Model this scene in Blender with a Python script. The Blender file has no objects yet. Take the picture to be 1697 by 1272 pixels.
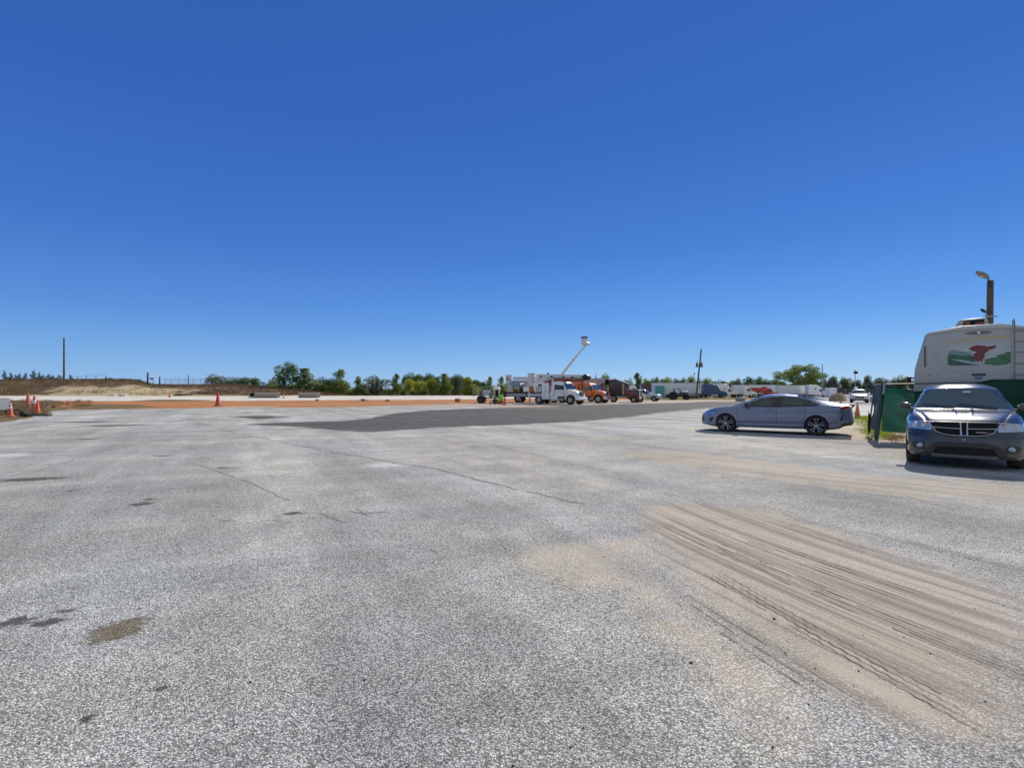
import bpy, bmesh, math, random
import numpy as np
from mathutils import Vector, Matrix, noise as mnoise
from mathutils.geometry import delaunay_2d_cdt
S = bpy.context.scene
C = S.collection
R = math.radians
random.seed(7); rng = np.random.default_rng(7)

# ---------------------------------------------------------------- camera, sky, sun, exposure
EYE, F, HOR = 1.53, 848.5, 646.0
cam = bpy.data.objects.new('camera', bpy.data.cameras.new('camera')); C.objects.link(cam)
cam.location = (0, 0, EYE); cam.rotation_euler = (R(90), 0, 0)
cam.data.sensor_width = 36; cam.data.lens = 18.0; cam.data.shift_y = (HOR-636)/1697
cam.data.clip_start = 0.05; cam.data.clip_end = 9000
S.camera = cam
SUN_AZ, SUN_EL = 39.0, 36.0            # degrees to the right of the view, above the horizon
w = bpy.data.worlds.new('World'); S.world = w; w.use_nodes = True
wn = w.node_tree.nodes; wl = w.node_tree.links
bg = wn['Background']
sky = wn.new('ShaderNodeTexSky'); sky.sky_type = 'NISHITA'; sky.sun_disc = False
sky.sun_elevation = R(SUN_EL); sky.sun_rotation = R(SUN_AZ)
sky.altitude = 0; sky.air_density = 1.0; sky.dust_density = 0.0; sky.ozone_density = 4.0
gm = wn.new('ShaderNodeGamma'); gm.inputs[1].default_value = 1.35
hs = wn.new('ShaderNodeHueSaturation'); hs.inputs['Saturation'].default_value = 1.1; hs.inputs['Value'].default_value = 0.42
wl.new(sky.outputs[0], gm.inputs[0]); wl.new(gm.outputs[0], hs.inputs['Color'])
# clear blue by elevation, mixed with the physical sky; pale zenith added to fill shade
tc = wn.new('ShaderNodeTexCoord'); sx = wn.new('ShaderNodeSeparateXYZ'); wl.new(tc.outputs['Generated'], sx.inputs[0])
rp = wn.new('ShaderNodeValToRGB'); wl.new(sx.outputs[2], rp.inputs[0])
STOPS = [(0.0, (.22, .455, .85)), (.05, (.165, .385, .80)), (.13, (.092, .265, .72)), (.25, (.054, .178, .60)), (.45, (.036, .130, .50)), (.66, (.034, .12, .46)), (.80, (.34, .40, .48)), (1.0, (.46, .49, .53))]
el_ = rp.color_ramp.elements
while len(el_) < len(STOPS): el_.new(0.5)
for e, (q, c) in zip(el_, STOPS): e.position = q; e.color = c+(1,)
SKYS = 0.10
# paler sky added behind the camera, unseen, to lift shaded faces
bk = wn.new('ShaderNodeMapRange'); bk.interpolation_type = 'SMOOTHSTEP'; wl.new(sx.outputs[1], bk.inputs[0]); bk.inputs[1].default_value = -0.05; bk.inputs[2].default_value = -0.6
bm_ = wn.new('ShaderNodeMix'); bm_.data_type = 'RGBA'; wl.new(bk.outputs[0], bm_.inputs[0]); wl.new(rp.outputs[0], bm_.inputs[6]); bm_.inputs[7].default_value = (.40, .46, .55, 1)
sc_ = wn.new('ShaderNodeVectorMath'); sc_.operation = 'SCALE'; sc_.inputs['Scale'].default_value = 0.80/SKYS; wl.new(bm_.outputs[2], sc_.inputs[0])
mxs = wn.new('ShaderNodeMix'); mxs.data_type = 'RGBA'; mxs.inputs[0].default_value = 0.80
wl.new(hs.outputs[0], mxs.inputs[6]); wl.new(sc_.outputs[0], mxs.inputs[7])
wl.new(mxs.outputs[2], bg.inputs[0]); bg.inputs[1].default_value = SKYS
sl = bpy.data.lights.new('sun', 'SUN'); sl.energy = 3.5; sl.angle = R(0.5); sl.color = (1.0, 0.94, 0.84)
so = bpy.data.objects.new('sun', sl); C.objects.link(so)
az, el = R(SUN_AZ), R(SUN_EL)
sdir = Vector((math.sin(az)*math.cos(el), math.cos(az)*math.cos(el), math.sin(el)))
so.rotation_euler = sdir.to_track_quat('Z', 'Y').to_euler(); so.location = (30, 40, 50)
S.view_settings.view_transform = 'Standard'; S.view_settings.look = 'None'
S.view_settings.gamma = 1.0; S.view_settings.exposure = 0.35
S.cycles.max_bounces = 6; S.cycles.transparent_max_bounces = 12

# ---------------------------------------------------------------- helpers
def sstep(a, b, x):
    t = np.clip((x-a)/(b-a), 0, 1); return t*t*(3-2*t)
def fbm(x, y, s, o=4):
    return mnoise.fractal(Vector((x*s, y*s, 3.7)), 1.0, 2.0, o)
def hz(x, y):
    """height of the land"""
    wr = float(sstep(-12, 22, x))
    right = -0.0085*max(0.0, min(y, 185.0)-60)
    left = 0.4*float(sstep(60, 97, y))
    z = left*(1-wr)+right*wr
    xx = x*110.0/max(y, 90.0); A = 1.15*float(sstep(-76.5, -82, xx))+2.15*float(sstep(-33, -60, xx))
    if A > 0 and y > 90:
        n = fbm(x, y, 0.11, 4)
        z += A*float(sstep(94+2.5*n, 112+3*n, y))*(1-0.6*float(sstep(170, 420, y)))+0.22*n*float(sstep(96, 106, y))*min(1, A)
    return z
def G(px, py, it=12):
    Y = 40.0
    for _ in range(it):
        z = hz((px-848.5)/F*Y, Y)
        Yn = F*(EYE-z)/max(py-HOR, 0.8)
        Y = 0.5*Y+0.5*min(Yn, 400)
    return ((px-848.5)/F*Y, Y)
def AX(px, Y): return (px-848.5)/F*Y
def AZ(py, Y): return EYE-(py-HOR)/F*Y

class NB:
    def __init__(s, name):
        s.m = bpy.data.materials.new(name); s.m.use_nodes = True
        s.nt = s.m.node_tree; s.N = s.nt.nodes; s.L = s.nt.links
        s.p = s.N['Principled BSDF']; s.out = s.N['Material Output']
    def _in(s, sock, v):
        if v is None: return
        if hasattr(v, 'node'): s.L.new(v, sock)
        else:
            try: sock.default_value = v
            except Exception: sock.default_value = (v[0], v[1], v[2], 1) if hasattr(v, '__len__') else (v, v, v)
    def node(s, t, ins=(), **pr):
        n = s.N.new(t)
        for k, v in pr.items(): setattr(n, k, v)
        for k, v in (ins.items() if isinstance(ins, dict) else enumerate(ins)): s._in(n.inputs[k], v)
        return n
    def math(s, op, a, b=None, c=None, clamp=False):
        n = s.N.new('ShaderNodeMath'); n.operation = op; n.use_clamp = clamp
        s._in(n.inputs[0], a); s._in(n.inputs[1], b)
        if c is not None: s._in(n.inputs[2], c)
        return n.outputs[0]
    def mix(s, f, a, b, mode='MIX'):
        n = s.N.new('ShaderNodeMix'); n.data_type = 'RGBA'; n.blend_type = mode
        def col(v): return v if hasattr(v, 'node') else (tuple(v)+(1,) if len(v) == 3 else v)
        s._in(n.inputs[0], f); s._in(n.inputs[6], col(a)); s._in(n.inputs[7], col(b))
        return n.outputs[2]
    def ss(s, x, a, b):
        n = s.N.new('ShaderNodeMapRange'); n.interpolation_type = 'SMOOTHSTEP'
        s._in(n.inputs[0], x); s._in(n.inputs[1], a); s._in(n.inputs[2], b)
        return n.outputs[0]
    def lin(s, x, a, b, c, d):
        n = s.N.new('ShaderNodeMapRange'); s._in(n.inputs[0], x)
        for i, v in enumerate((a, b, c, d)): s._in(n.inputs[i+1], v)
        return n.outputs[0]
    def pos(s): return s.N.new('ShaderNodeNewGeometry').outputs['Position']
    def obj(s): return s.N.new('ShaderNodeTexCoord').outputs['Object']
    def scale(s, v, k):
        n = s.N.new('ShaderNodeVectorMath'); n.operation = 'MULTIPLY'; s.L.new(v, n.inputs[0]); s._in(n.inputs[1], k); return n.outputs[0]
    def noise(s, v, sc, det=3, rough=0.55, out=0):
        n = s.N.new('ShaderNodeTexNoise'); s.L.new(v, n.inputs['Vector']); n.inputs['Scale'].default_value = sc
        n.inputs['Detail'].default_value = det; n.inputs['Roughness'].default_value = rough; return n.outputs[out]
    def vor(s, v, sc, feat='F1', out='Distance'):
        n = s.N.new('ShaderNodeTexVoronoi'); n.feature = feat; s.L.new(v, n.inputs['Vector']); n.inputs['Scale'].default_value = sc; return n.outputs[out]
    def attr(s, name, out='Fac'):
        n = s.N.new('ShaderNodeAttribute'); n.attribute_name = name; return n.outputs[out]
    def bump(s, h, dist, strength=1.0):
        n = s.N.new('ShaderNodeBump'); s._in(n.inputs['Height'], h); n.inputs['Distance'].default_value = dist; n.inputs['Strength'].default_value = strength
        s.L.new(n.outputs[0], s.p.inputs['Normal'])
    def col(s, c): s._in(s.p.inputs['Base Color'], c if hasattr(c, 'node') else tuple(c)+(1,))
    def set(s, **k):
        for a, v in k.items(): s._in(s.p.inputs[a.replace('_', ' ')], v)
        return s
MATS = {}
def M(name, c, rough=0.5, metal=0.0, var=0.12, sc=6.0, coat=0.0, dirt=0.0, bump=0.0):
    """plain surface with a little uneven tone, and road dust in patches"""
    if name in MATS: return MATS[name]
    b = NB(name); o = b.obj(); n = b.noise(o, sc, 4)
    lo = [max(0, v*(1-var)) for v in c]; hi = [min(1, v*(1+var)) for v in c]
    colr = b.mix(n, lo, hi)
    if dirt > 0:
        sep = b.node('ShaderNodeSeparateXYZ', [o])
        low = b.ss(sep.outputs[2], 1.0, 0.15)
        d = b.ss(b.math('ADD', b.math('MULTIPLY', low, 0.55), b.math('MULTIPLY', b.noise(o, 3.0, 5), 0.75)), 0.55, 1.0)
        d = b.math('MULTIPLY', d, dirt); colr = b.mix(d, colr, (0.30, 0.25, 0.19))
        rough = b.math('ADD', rough, b.math('MULTIPLY', d, 0.5))
    b.col(colr); b.set(Roughness=rough, Metallic=metal)
    if coat: b.set(Coat_Weight=coat, Coat_Roughness=0.04)
    if bump: b.bump(b.noise(o, sc*6, 4), bump)
    MATS[name] = b.m; return b.m
def glass(name, tint, clear, sky_tint=(.03, .045, .05), ior=1.9):
    """window glass: part see-through, part glossy"""
    if name in MATS: return MATS[name]
    b = NB(name); tr = b.node('ShaderNodeBsdfTransparent', [tuple(tint)+(1,)])
    b.col(sky_tint); b.set(Roughness=0.03, IOR=ior)  # bluish base colour stands in for part of the reflected sky
    mx = b.node('ShaderNodeMixShader', [clear]); b.L.new(b.p.outputs[0], mx.inputs[1]); b.L.new(tr.outputs[0], mx.inputs[2])
    b.L.new(mx.outputs[0], b.out.inputs[0]); MATS[name] = b.m; return b.m

class MB:
    def __init__(s): s.v = []; s.f = []
    def add(s, vs, fs):
        o = len(s.v); s.v += [tuple(map(float, v)) for v in vs]; s.f += [tuple(i+o for i in f) for f in fs]; return s
    def box(s, c, d, rot=None):
        m = Matrix.Identity(3) if rot is None else rot
        vs = [Vector(c)+m@Vector((d[0]*.5*i, d[1]*.5*j, d[2]*.5*k)) for i in (-1, 1) for j in (-1, 1) for k in (-1, 1)]
        return s.add(vs, [(0, 1, 3, 2), (4, 6, 7, 5), (0, 4, 5, 1), (2, 3, 7, 6), (0, 2, 6, 4), (1, 5, 7, 3)])
    def prism(s, poly, y0, y1, yf=None):
        """outline in (x, z), pulled from y0 to y1; yf(x, z) scales the width"""
        n = len(poly); g = yf or (lambda x, z: 1.0)
        c = (y0+y1)/2
        vs = [(x, c+(y0-c)*g(x, z), z) for x, z in poly]+[(x, c+(y1-c)*g(x, z), z) for x, z in poly]
        return s.add(vs, [tuple(range(n)), tuple(range(2*n-1, n-1, -1))]+[(i, n+i, n+(i+1) % n, (i+1) % n) for i in range(n)])
    def xprism(s, poly, x0, x1):
        """outline in (y, z), pulled from x0 to x1"""
        n = len(poly); vs = [(x0, y, z) for y, z in poly]+[(x1, y, z) for y, z in poly]
        return s.add(vs, [tuple(range(n)), tuple(range(2*n-1, n-1, -1))]+[(i, n+i, n+(i+1) % n, (i+1) % n) for i in range(n)])
    def zprism(s, poly, z0, z1):
        n = len(poly); vs = [(x, y, z0) for x, y in poly]+[(x, y, z1) for x, y in poly]
        return s.add(vs, [tuple(range(n)), tuple(range(2*n-1, n-1, -1))]+[(i, n+i, n+(i+1) % n, (i+1) % n) for i in range(n)])
    def cyl(s, p0, p1, r0, r1=None, n=12):
        r1 = r0 if r1 is None else r1
        p0 = Vector(p0); p1 = Vector(p1); q = (p1-p0).to_track_quat('Z', 'Y')
        vs = [p0+q@Vector((r0*math.cos(a), r0*math.sin(a), 0)) for a in [2*math.pi*i/n for i in range(n)]]
        vs += [p1+q@Vector((r1*math.cos(a), r1*math.sin(a), 0)) for a in [2*math.pi*i/n for i in range(n)]]
        return s.add(vs, [(i, (i+1) % n, n+(i+1) % n, n+i) for i in range(n)]+[tuple(range(n-1, -1, -1)), tuple(range(n, 2*n))])
    def tube(s, pts, r, n=6):
        for a, b in zip(pts[:-1], pts[1:]): s.cyl(a, b, r, r, n)
        return s
    def lathe(s, prof, c, axis='z', n=24, close=False):
        """profile of (radius, height) turned round an axis through c"""
        m = len(prof); vs = []
        for i in range(n):
            a = 2*math.pi*i/n
            for r, h in prof:
                u, v = r*math.cos(a), r*math.sin(a)
                p = (u, v, h) if axis == 'z' else ((u, h, v) if axis == 'y' else (h, u, v))
                vs.append((c[0]+p[0], c[1]+p[1], c[2]+p[2]))
        fs = []
        for i in range(n):
            j = (i+1) % n
            for k in range(m if close else m-1):
                k2 = (k+1) % m; fs.append((i*m+k, j*m+k, j*m+k2, i*m+k2))
        return s.add(vs, fs)
    def build(s, name, mat, parent=None, bevel=0.0, smooth=False, seg=2, ang=35, merge=False):
        me = bpy.data.meshes.new(name); me.from_pydata(s.v, [], s.f)
        bm = bmesh.new(); bm.from_mesh(me)
        if merge: bmesh.ops.remove_doubles(bm, verts=bm.verts, dist=1e-4)
        bmesh.ops.recalc_face_normals(bm, faces=bm.faces)
        if bevel > 0:
            es = [e for e in bm.edges if len(e.link_faces) == 2 and e.calc_face_angle(0) > R(25)]
            bmesh.ops.bevel(bm, geom=es, offset=bevel, segments=seg, profile=0.6, affect='EDGES', clamp_overlap=True)
        bm.to_mesh(me); bm.free()
        if smooth or bevel > 0:
            me.polygons.foreach_set('use_smooth', [True]*len(me.polygons)); me.set_sharp_from_angle(angle=R(ang))
        me.materials.append(mat)
        o = bpy.data.objects.new(name, me); C.objects.link(o)
        if parent is not None: o.parent = parent
        return o
def raw(name, vs, fs, mat, parent=None, smooth=False):
    me = bpy.data.meshes.new(name); me.from_pydata(vs, [], fs); me.materials.append(mat)
    if smooth: me.polygons.foreach_set('use_smooth', [True]*len(me.polygons))
    o = bpy.data.objects.new(name, me); C.objects.link(o)
    if parent is not None: o.parent = parent
    return o
def tag(o, label, cat, group=None, kind=None):
    o['label'] = label; o['category'] = cat
    if group: o['group'] = group
    if kind: o['kind'] = kind
    return o
def thing(name, label, cat, loc=(0, 0, 0), rz=0.0, group=None):
    o = bpy.data.objects.new(name, None); o.empty_display_size = 0.2; C.objects.link(o)
    o.location = loc; o.rotation_euler = (0, 0, rz); return tag(o, label, cat, group)
def struct(o): o['kind'] = 'structure'; return o
def dup(root, loc, rz=None, label=None, sc=None, group=None):
    def cp(o, par):
        c = o.copy(); C.objects.link(c)
        if par is not None: c.parent = par
        for ch in list(o.children): cp(ch, c)
        return c
    r = cp(root, None); r.location = loc
    if rz is not None: r.rotation_euler = (0, 0, rz)
    if sc is not None: r.scale = sc
    if label: r['label'] = label
    if group: r['group'] = group
    return r
def on(px, Y, dz=0.0):
    x = AX(px, Y); return (x, Y, hz(x, Y)+dz)

# ---------------------------------------------------------------- land: terrain to the horizon
def grid_axis(lo, hi, c, d0, k):
    a = [c]; 
    while a[-1] < hi: a.append(a[-1]+max(d0, k*abs(a[-1]-c)))
    b = [c]
    while b[-1] > lo: b.append(b[-1]-max(d0, k*abs(b[-1]-c)))
    return np.array(sorted(set(b[1:]+a)))
def land():
    xs = grid_axis(-6000, 6000, -30, 1.0, 0.035)
    ys = np.concatenate([np.linspace(-300, 40, 18), np.arange(45, 62, 4.0), np.arange(62, 135, 0.9), 135+np.cumsum(np.geomspace(1.2, 900, 55))])
    vs = []; sd = []
    for y in ys:
        for x in xs:
            z = hz(x, y)
            vs.append((x, y, z-0.03 if y < 130 else z))
            u = x/max(y, 1)                                   # bare sand on the face of the bank
            t = sstep(95, 99, y)*(1-sstep(101.5, 107.5, y))*sstep(-98, -84, x)*(1-sstep(-68, -54, x))
            t = max(t, 0.9*sstep(-42, -30, x)*(1-sstep(-10, 2, x))*(1-sstep(99, 108, y)), 0.8*(1-sstep(96.5, 99, y))*sstep(-100, -88, x))
            sd.append(float(t))
    nx = len(xs)
    fs = [(j*nx+i, j*nx+i+1, (j+1)*nx+i+1, (j+1)*nx+i) for j in range(len(ys)-1) for i in range(nx-1)]
    b = NB('dry_field'); p = b.pos()
    n1 = b.noise(p, 0.35, 6, 0.65); n2 = b.noise(p, 3.0, 5, 0.7)
    weeds = b.mix(n1, (0.13, 0.08, 0.042), (0.25, 0.165, 0.085))
    weeds = b.mix(b.ss(n2, 0.45, 0.7), weeds, (0.16, 0.13, 0.055))
    sand = b.mix(n2, (0.46, 0.34, 0.18), (0.66, 0.53, 0.34))
    f = b.ss(b.math('ADD', b.attr('sand'), b.math('MULTIPLY', b.math('SUBTRACT', b.noise(b.scale(p, (0.5, 0.5, 2.5)), 1.3, 6, 0.7), 0.5), 1.5)), 0.42, 0.62)
    b.col(b.mix(f, weeds, sand)); b.set(Roughness=0.95); b.bump(n2, 0.25)
    o = raw('ground', vs, fs, b.m, smooth=True)
    a = o.data.attributes.new('sand', 'FLOAT', 'POINT'); a.data.foreach_set('value', sd)
    struct(o)
land()

def sheet(name, pts, eps, mat, jit=0.3, step=0.8, space=2.0, fixed=False, epsfar=0.0):
    """a thin irregular spread of soil or paving draped on the land"""
    P = []
    for (x0, y0), (x1, y1) in zip(pts, pts[1:]+pts[:1]):
        L = math.hypot(x1-x0, y1-y0); n = max(1, int(L/step))
        for i in range(n):
            t = i/n; P.append((x0+(x1-x0)*t, y0+(y1-y0)*t))
    Q = []
    for x, y in P:
        d = max(0.15, min(1.0, y/30))
        Q.append(Vector((x+jit*d*(fbm(x, y, 0.5, 4)+0.6*fbm(x, y, 2.6, 3)), y+jit*d*(fbm(x+90, y, 0.5, 4)+0.6*fbm(x+50, y, 2.6, 3)))))
    n0 = len(Q); xs = [q.x for q in Q]; ys = [q.y for q in Q]
    y = min(ys)
    while y < max(ys):
        x = min(xs)
        while x < max(xs):
            Q.append(Vector((x+random.uniform(-.3, .3)*space, y+random.uniform(-.3, .3)*space))); x += space
        y += space
    V, E, FF, *_ = delaunay_2d_cdt(Q, [(i, (i+1) % n0) for i in range(n0)], [], 1, 1e-4)
    vs = [(v.x, v.y, hz(v.x, v.y)+eps+epsfar*max(0, (v.y-60)/60)) for v in V]
    o = raw(name, vs, [tuple(f) for f in FF], mat)
    return struct(o)

# ---------------------------------------------------------------- asphalt lot
def poly_sd(px, py, poly):
    """signed distance, positive inside"""
    d = np.full(px.shape, 1e9); ins = np.zeros(px.shape, bool)
    n = len(poly)
    for i in range(n):
        ax, ay = poly[i]; bx, by = poly[(i+1) % n]
        ex, ey = bx-ax, by-ay; t = np.clip(((px-ax)*ex+(py-ay)*ey)/(ex*ex+ey*ey+1e-12), 0, 1)
        d = np.minimum(d, np.hypot(px-ax-t*ex, py-ay-t*ey))
        c = (ay > py) != (by > py)
        xi = ax+(py-ay)*(bx-ax)/((by-ay) if by != ay else 1e-9)
        ins ^= c & (px < xi)
    return np.where(ins, d, -d)
def lot():
    ys = [-12.0, -6.0, -2.0, 0.0, 0.9]
    while ys[-1] < 68: ys.append(ys[-1]+max(0.06, 0.013*ys[-1]))
    ys = np.array(ys); xs = grid_axis(-80, 62, 0, 0.09, 0.015)
    X, Y = np.meshgrid(xs, ys); nx, ny = len(xs), len(ys)
    x, y = X.ravel(), Y.ravel()
    # the band of tracked sand: wheels turn round a far centre
    cx, cy = 21.3, 10.8
    rad = np.hypot(x-cx, y-cy); ang = np.arctan2(cy-y, cx-x)
    pa = [G(*q) for q in [(1040, 836), (1120, 822), (1260, 838), (1420, 880), (1560, 925), (1697, 960), (1800, 1010), (1800, 1272), (1480, 1272), (1370, 1190), (1250, 1110), (1150, 1030), (1080, 960), (1040, 900)]]
    s1 = poly_sd(x, y, pa)
    pb = [G(*q) for q in [(1010, 748), (1080, 742), (1250, 760), (1450, 785), (1697, 800), (1800, 812), (1800, 850), (1697, 842), (1480, 826), (1330, 804), (1180, 782), (1060, 764)]]
    s2 = poly_sd(x, y, pb)
    pc = [G(*q) for q in [(860, 905), (985, 895), (1080, 885), (1100, 960), (1180, 1040), (1320, 1140), (1480, 1272), (1330, 1272), (1210, 1170), (1090, 1070), (1000, 985), (900, 955)]]
    s3 = poly_sd(x, y, pc)
    pd_ = [G(*q) for q in [(870, 926), (905, 930), (985, 968), (960, 975), (905, 955)]]
    s4 = poly_sd(x, y, pd_)
    pe = [G(*q) for q in [(560, 745), (760, 715), (1000, 720), (1120, 790), (1080, 850), (960, 820), (760, 790)]]
    s5 = poly_sd(x, y, pe)
    pf = [G(*q) for q in [(1150, 722), (1480, 732), (1500, 765), (1320, 762), (1140, 745)]]
    s6 = poly_sd(x, y, pf)
    band = np.clip(np.maximum.reduce([0.92*sstep(-0.45, 0.75, s1), 0.76*sstep(-0.6, 0.7, s2), 0.88*sstep(-0.55, 0.5, s3), 0.75*sstep(-0.05, 0.06, s4), 0.46*sstep(-1.5, 1.5, s5), 0.4*sstep(-0.4, 0.5, s6)]), 0, 1)
    trk = np.maximum(sstep(-0.15, 0.6, s1), 0.75*sstep(-0.3, 0.4, s2))
    u1, v1 = ang*rad, rad                                    # along / across the turn
    a2 = R(-45); u2 = x*math.cos(a2)+y*math.sin(a2); v2 = -x*math.sin(a2)+y*math.cos(a2)
    k = (s2 > s1)
    across = np.where(k, v2, v1); along = np.where(k, u2, u1)
    patch = [G(*q) for q in [(396, 703), (440, 701), (480, 699.5), (560, 697.5), (600, 694.5), (634, 688), (652, 684.5), (700, 680.3), (780, 676.8), (840, 675), (900, 673), (1000, 670), (1100, 667.6), (1200, 665.2), (1275, 664), (1275, 667.5), (1220, 672), (1160, 677.5), (1090, 684), (1045, 690.5), (960, 698.5), (850, 703.5), (720, 708.5), (660, 713), (612, 716), (565, 714), (520, 709.5), (470, 706), (420, 704.5)]]
    ps = poly_sd(x, y, patch)
    ps = np.maximum(ps, poly_sd(x, y, [G(*q) for q in [(383, 691), (410, 689), (432, 688), (455, 689.5), (490, 691), (455, 693), (430, 694.4), (405, 692.6)]]))
    fade = sstep(8.0, 15.0, x)
    def ell(pts):
        o = np.full(x.shape, -9.0)
        for (c0, c1, a, bb, th) in pts:
            gx, gy = G(c0, c1); dx, dy = x-gx, y-gy; t = R(th)
            e = 1-np.sqrt(((dx*math.cos(t)+dy*math.sin(t))/a)**2+((-dx*math.sin(t)+dy*math.cos(t))/bb)**2)
            o = np.maximum(o, e)
        return o
    oil = ell([(22, 1031, .10, .095, 10), (72, 1034, .11, .075, 20), (104, 1014, .085, .06, 10), (234, 835, .13, .16, 30), (246, 827, .10, .07, 0), (487, 850, .13, .09, 0), (372, 775, .26, .10, 0),
               (145, 727, .45, .18, 0), (178, 705, 1.6, .6, 20), (138, 699, 1.4, .5, 0), (118, 813, .10, .07, 0), (270, 755, .25, .12, 0), (178, 1113, .03, .02, 0), (55, 1154, .05, .03, 20), (93, 1157, .035, .025, 10), (86, 1184, .03, .02, 0), (160, 1168, .04, .03, 0), (262, 1142, .05, .035, 15), (138, 1194, .04, .05, 0), (377, 862, .1, .05, 0), (315, 877, .09, .03, 0), (50, 794, .6, .2, 14), (60, 726, .2, .12, 0)])
    bro = 0.28+ell([(193, 1040, .145, .058, 32), (213, 1031, .125, .056, 32), (180, 1058, .14, .050, 32), (205, 1050, .10, .045, 32), (196, 1046, .12, .05, 32), (245, 1006, .05, .02, 30)])
    wht = ell([(8, 754, 1.0, .5, 0), (122, 706, 1.0, .5, 0), (1380, 757, .5, .2, 0), (640, 770, .6, .5, 0), (1130, 704, 1.6, .5, 0), (1060, 705, 1.4, .4, 0)])
    org = sstep(34, 47, y)*(1-sstep(0, 14, x))*0.55
    b = NB('worn_asphalt'); p = b.pos()
    flat = b.scale(p, (1, 1, 0))
    warp = b.node('ShaderNodeVectorMath', [flat, b.scale(b.noise(flat, 60, 2, out=1), (0.009, 0.009, 0))], operation='ADD').outputs[0]
    c1_ = b.node('ShaderNodeSeparateColor', [b.vor(warp, 108, out='Color')]).outputs[0]; c2_ = b.node('ShaderNodeSeparateColor', [b.vor(flat, 150, out='Color')]).outputs[0]
    cell = b.math('ADD', b.math('MULTIPLY', c1_, .55), b.math('MULTIPLY', c2_, .45))
    dist = b.vor(warp, 108)
    fine = b.noise(flat, 260, 2)
    big = b.noise(flat, 0.22, 5, 0.6); mid = b.noise(flat, 1.7, 5, 0.65); sm = b.noise(flat, 12, 4, 0.7)
    lum = b.math('ADD', b.math('MULTIPLY', b.math('POWER', b.ss(cell, .08, .92), 1.3), 0.40), 0.125)
    lum = b.math('MULTIPLY', lum, b.lin(dist, 0.30, 0.72, 1.06, 0.50))
    lum = b.math('MULTIPLY', lum, b.lin(fine, 0.3, 0.7, 0.92, 1.08))
    lum = b.math('MULTIPLY', lum, b.lin(mid, 0.3, 0.7, 0.88, 1.13))
    lum = b.math('MULTIPLY', lum, b.lin(big, 0.3, 0.7, 0.76, 1.20))
    def lanes(deg, sx_, sy_):
        r_ = b.node('ShaderNodeVectorRotate', [flat, (0, 0, 0), (0, 0, 1), R(deg)]).outputs[0]
        return b.noise(b.scale(r_, (sx_, sy_, 1)), 1.0, 5, 0.62)
    lum = b.math('MULTIPLY', lum, b.lin(lanes(62, 0.09, 0.75), 0.32, 0.68, 0.74, 1.24))
    lum = b.math('MULTIPLY', lum, b.lin(lanes(-20, 0.07, 0.9), 0.32, 0.68, 0.86, 1.14))
    lum = b.math('MULTIPLY', lum, b.lin(sm, 0.3, 0.7, 0.95, 1.05))
    lum = b.math('MULTIPLY', lum, 1.68)
    tint = b.mix(b.ss(b.math('ADD', b.math('MULTIPLY', b.noise(flat, 0.35, 5, .65), .75), b.math('MULTIPLY', b.node('ShaderNodeSeparateColor', [b.vor(warp, 125, out='Color')]).outputs[1], .25)), 0.36, 0.64), (0.99, 1.01, 1.015), (1.09, 1.01, 0.86))
    base = b.mix(1.0, b.node('ShaderNodeCombineColor', [lum, lum, lum]).outputs[0], tint, 'MULTIPLY')
    hair = b.vor(b.node('ShaderNodeVectorMath', [flat, b.scale(b.noise(flat, 2.5, 4, out=1), (0.5, 0.5, 0))], operation='ADD').outputs[0], 0.9, 'DISTANCE_TO_EDGE')
    hc = b.math('MULTIPLY', b.ss(hair, 0.016, 0.004), b.ss(b.noise(flat, 0.6, 3), 0.52, 0.66))
    base = b.mix(b.math('MULTIPLY', hc, 0.45), base, (0.10, 0.095, 0.085))
    # sand
    ed = b.math('MULTIPLY', b.math('SUBTRACT', b.math('ADD', b.math('MULTIPLY', mid, 0.65), b.math('MULTIPLY', sm, 0.35)), 0.5), 2.1)
    sandf = b.ss(b.math('ADD', b.attr('sand'), ed), 0.25, 0.95)
    al, ac = b.attr('along'), b.attr('across')
    cv = b.node('ShaderNodeCombineXYZ', [b.math('MULTIPLY', al, 0.16), b.math('MULTIPLY', ac, 5.5), 0.0]).outputs[0]
    cv2 = b.node('ShaderNodeCombineXYZ', [b.math('MULTIPLY', al, 0.22), b.math('MULTIPLY', ac, 24.0), 0.0]).outputs[0]
    st1 = b.noise(cv, 1.0, 4, 0.6); st2 = b.noise(cv2, 1.0, 3, 0.6)
    tk = b.attr('track')
    wide = b.math('MULTIPLY', b.ss(st1, 0.47, 0.62), tk)
    thin = b.math('MULTIPLY', b.ss(st2, 0.51, 0.63), tk)
    pale = b.math('MULTIPLY', b.ss(st1, 0.46, 0.34), tk)
    grain = b.lin(b.math('ADD', b.math('MULTIPLY', fine, .5), b.math('MULTIPLY', b.noise(flat, 120, 2), .5)), 0.3, 0.7, 0.8, 1.2)
    scol = b.mix(b.noise(flat, 5, 4), (0.36, 0.288, 0.212), (0.50, 0.415, 0.318))
    scol = b.mix(1.0, scol, b.node('ShaderNodeCombineColor', [grain, grain, grain]).outputs[0], 'MULTIPLY')
    pebshow = b.math('MULTIPLY', b.ss(cell, 0.35, 0.8), b.lin(tk, 0, 1, 0.75, 0.35))
    sf = b.math('MULTIPLY', sandf, b.math('SUBTRACT', 1.0, pebshow))
    base = b.mix(b.math('MULTIPLY', sf, 0.92), base, scol)
    base = b.mix(b.math('MULTIPLY', pale, b.math('MULTIPLY', sandf, 0.55)), base, (0.54, 0.455, 0.355))
    base = b.mix(b.math('MULTIPLY', wide, 0.58), base, (0.205, 0.168, 0.138))
    base = b.mix(b.math('MULTIPLY', thin, 0.60), base, (0.155, 0.128, 0.105))
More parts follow.
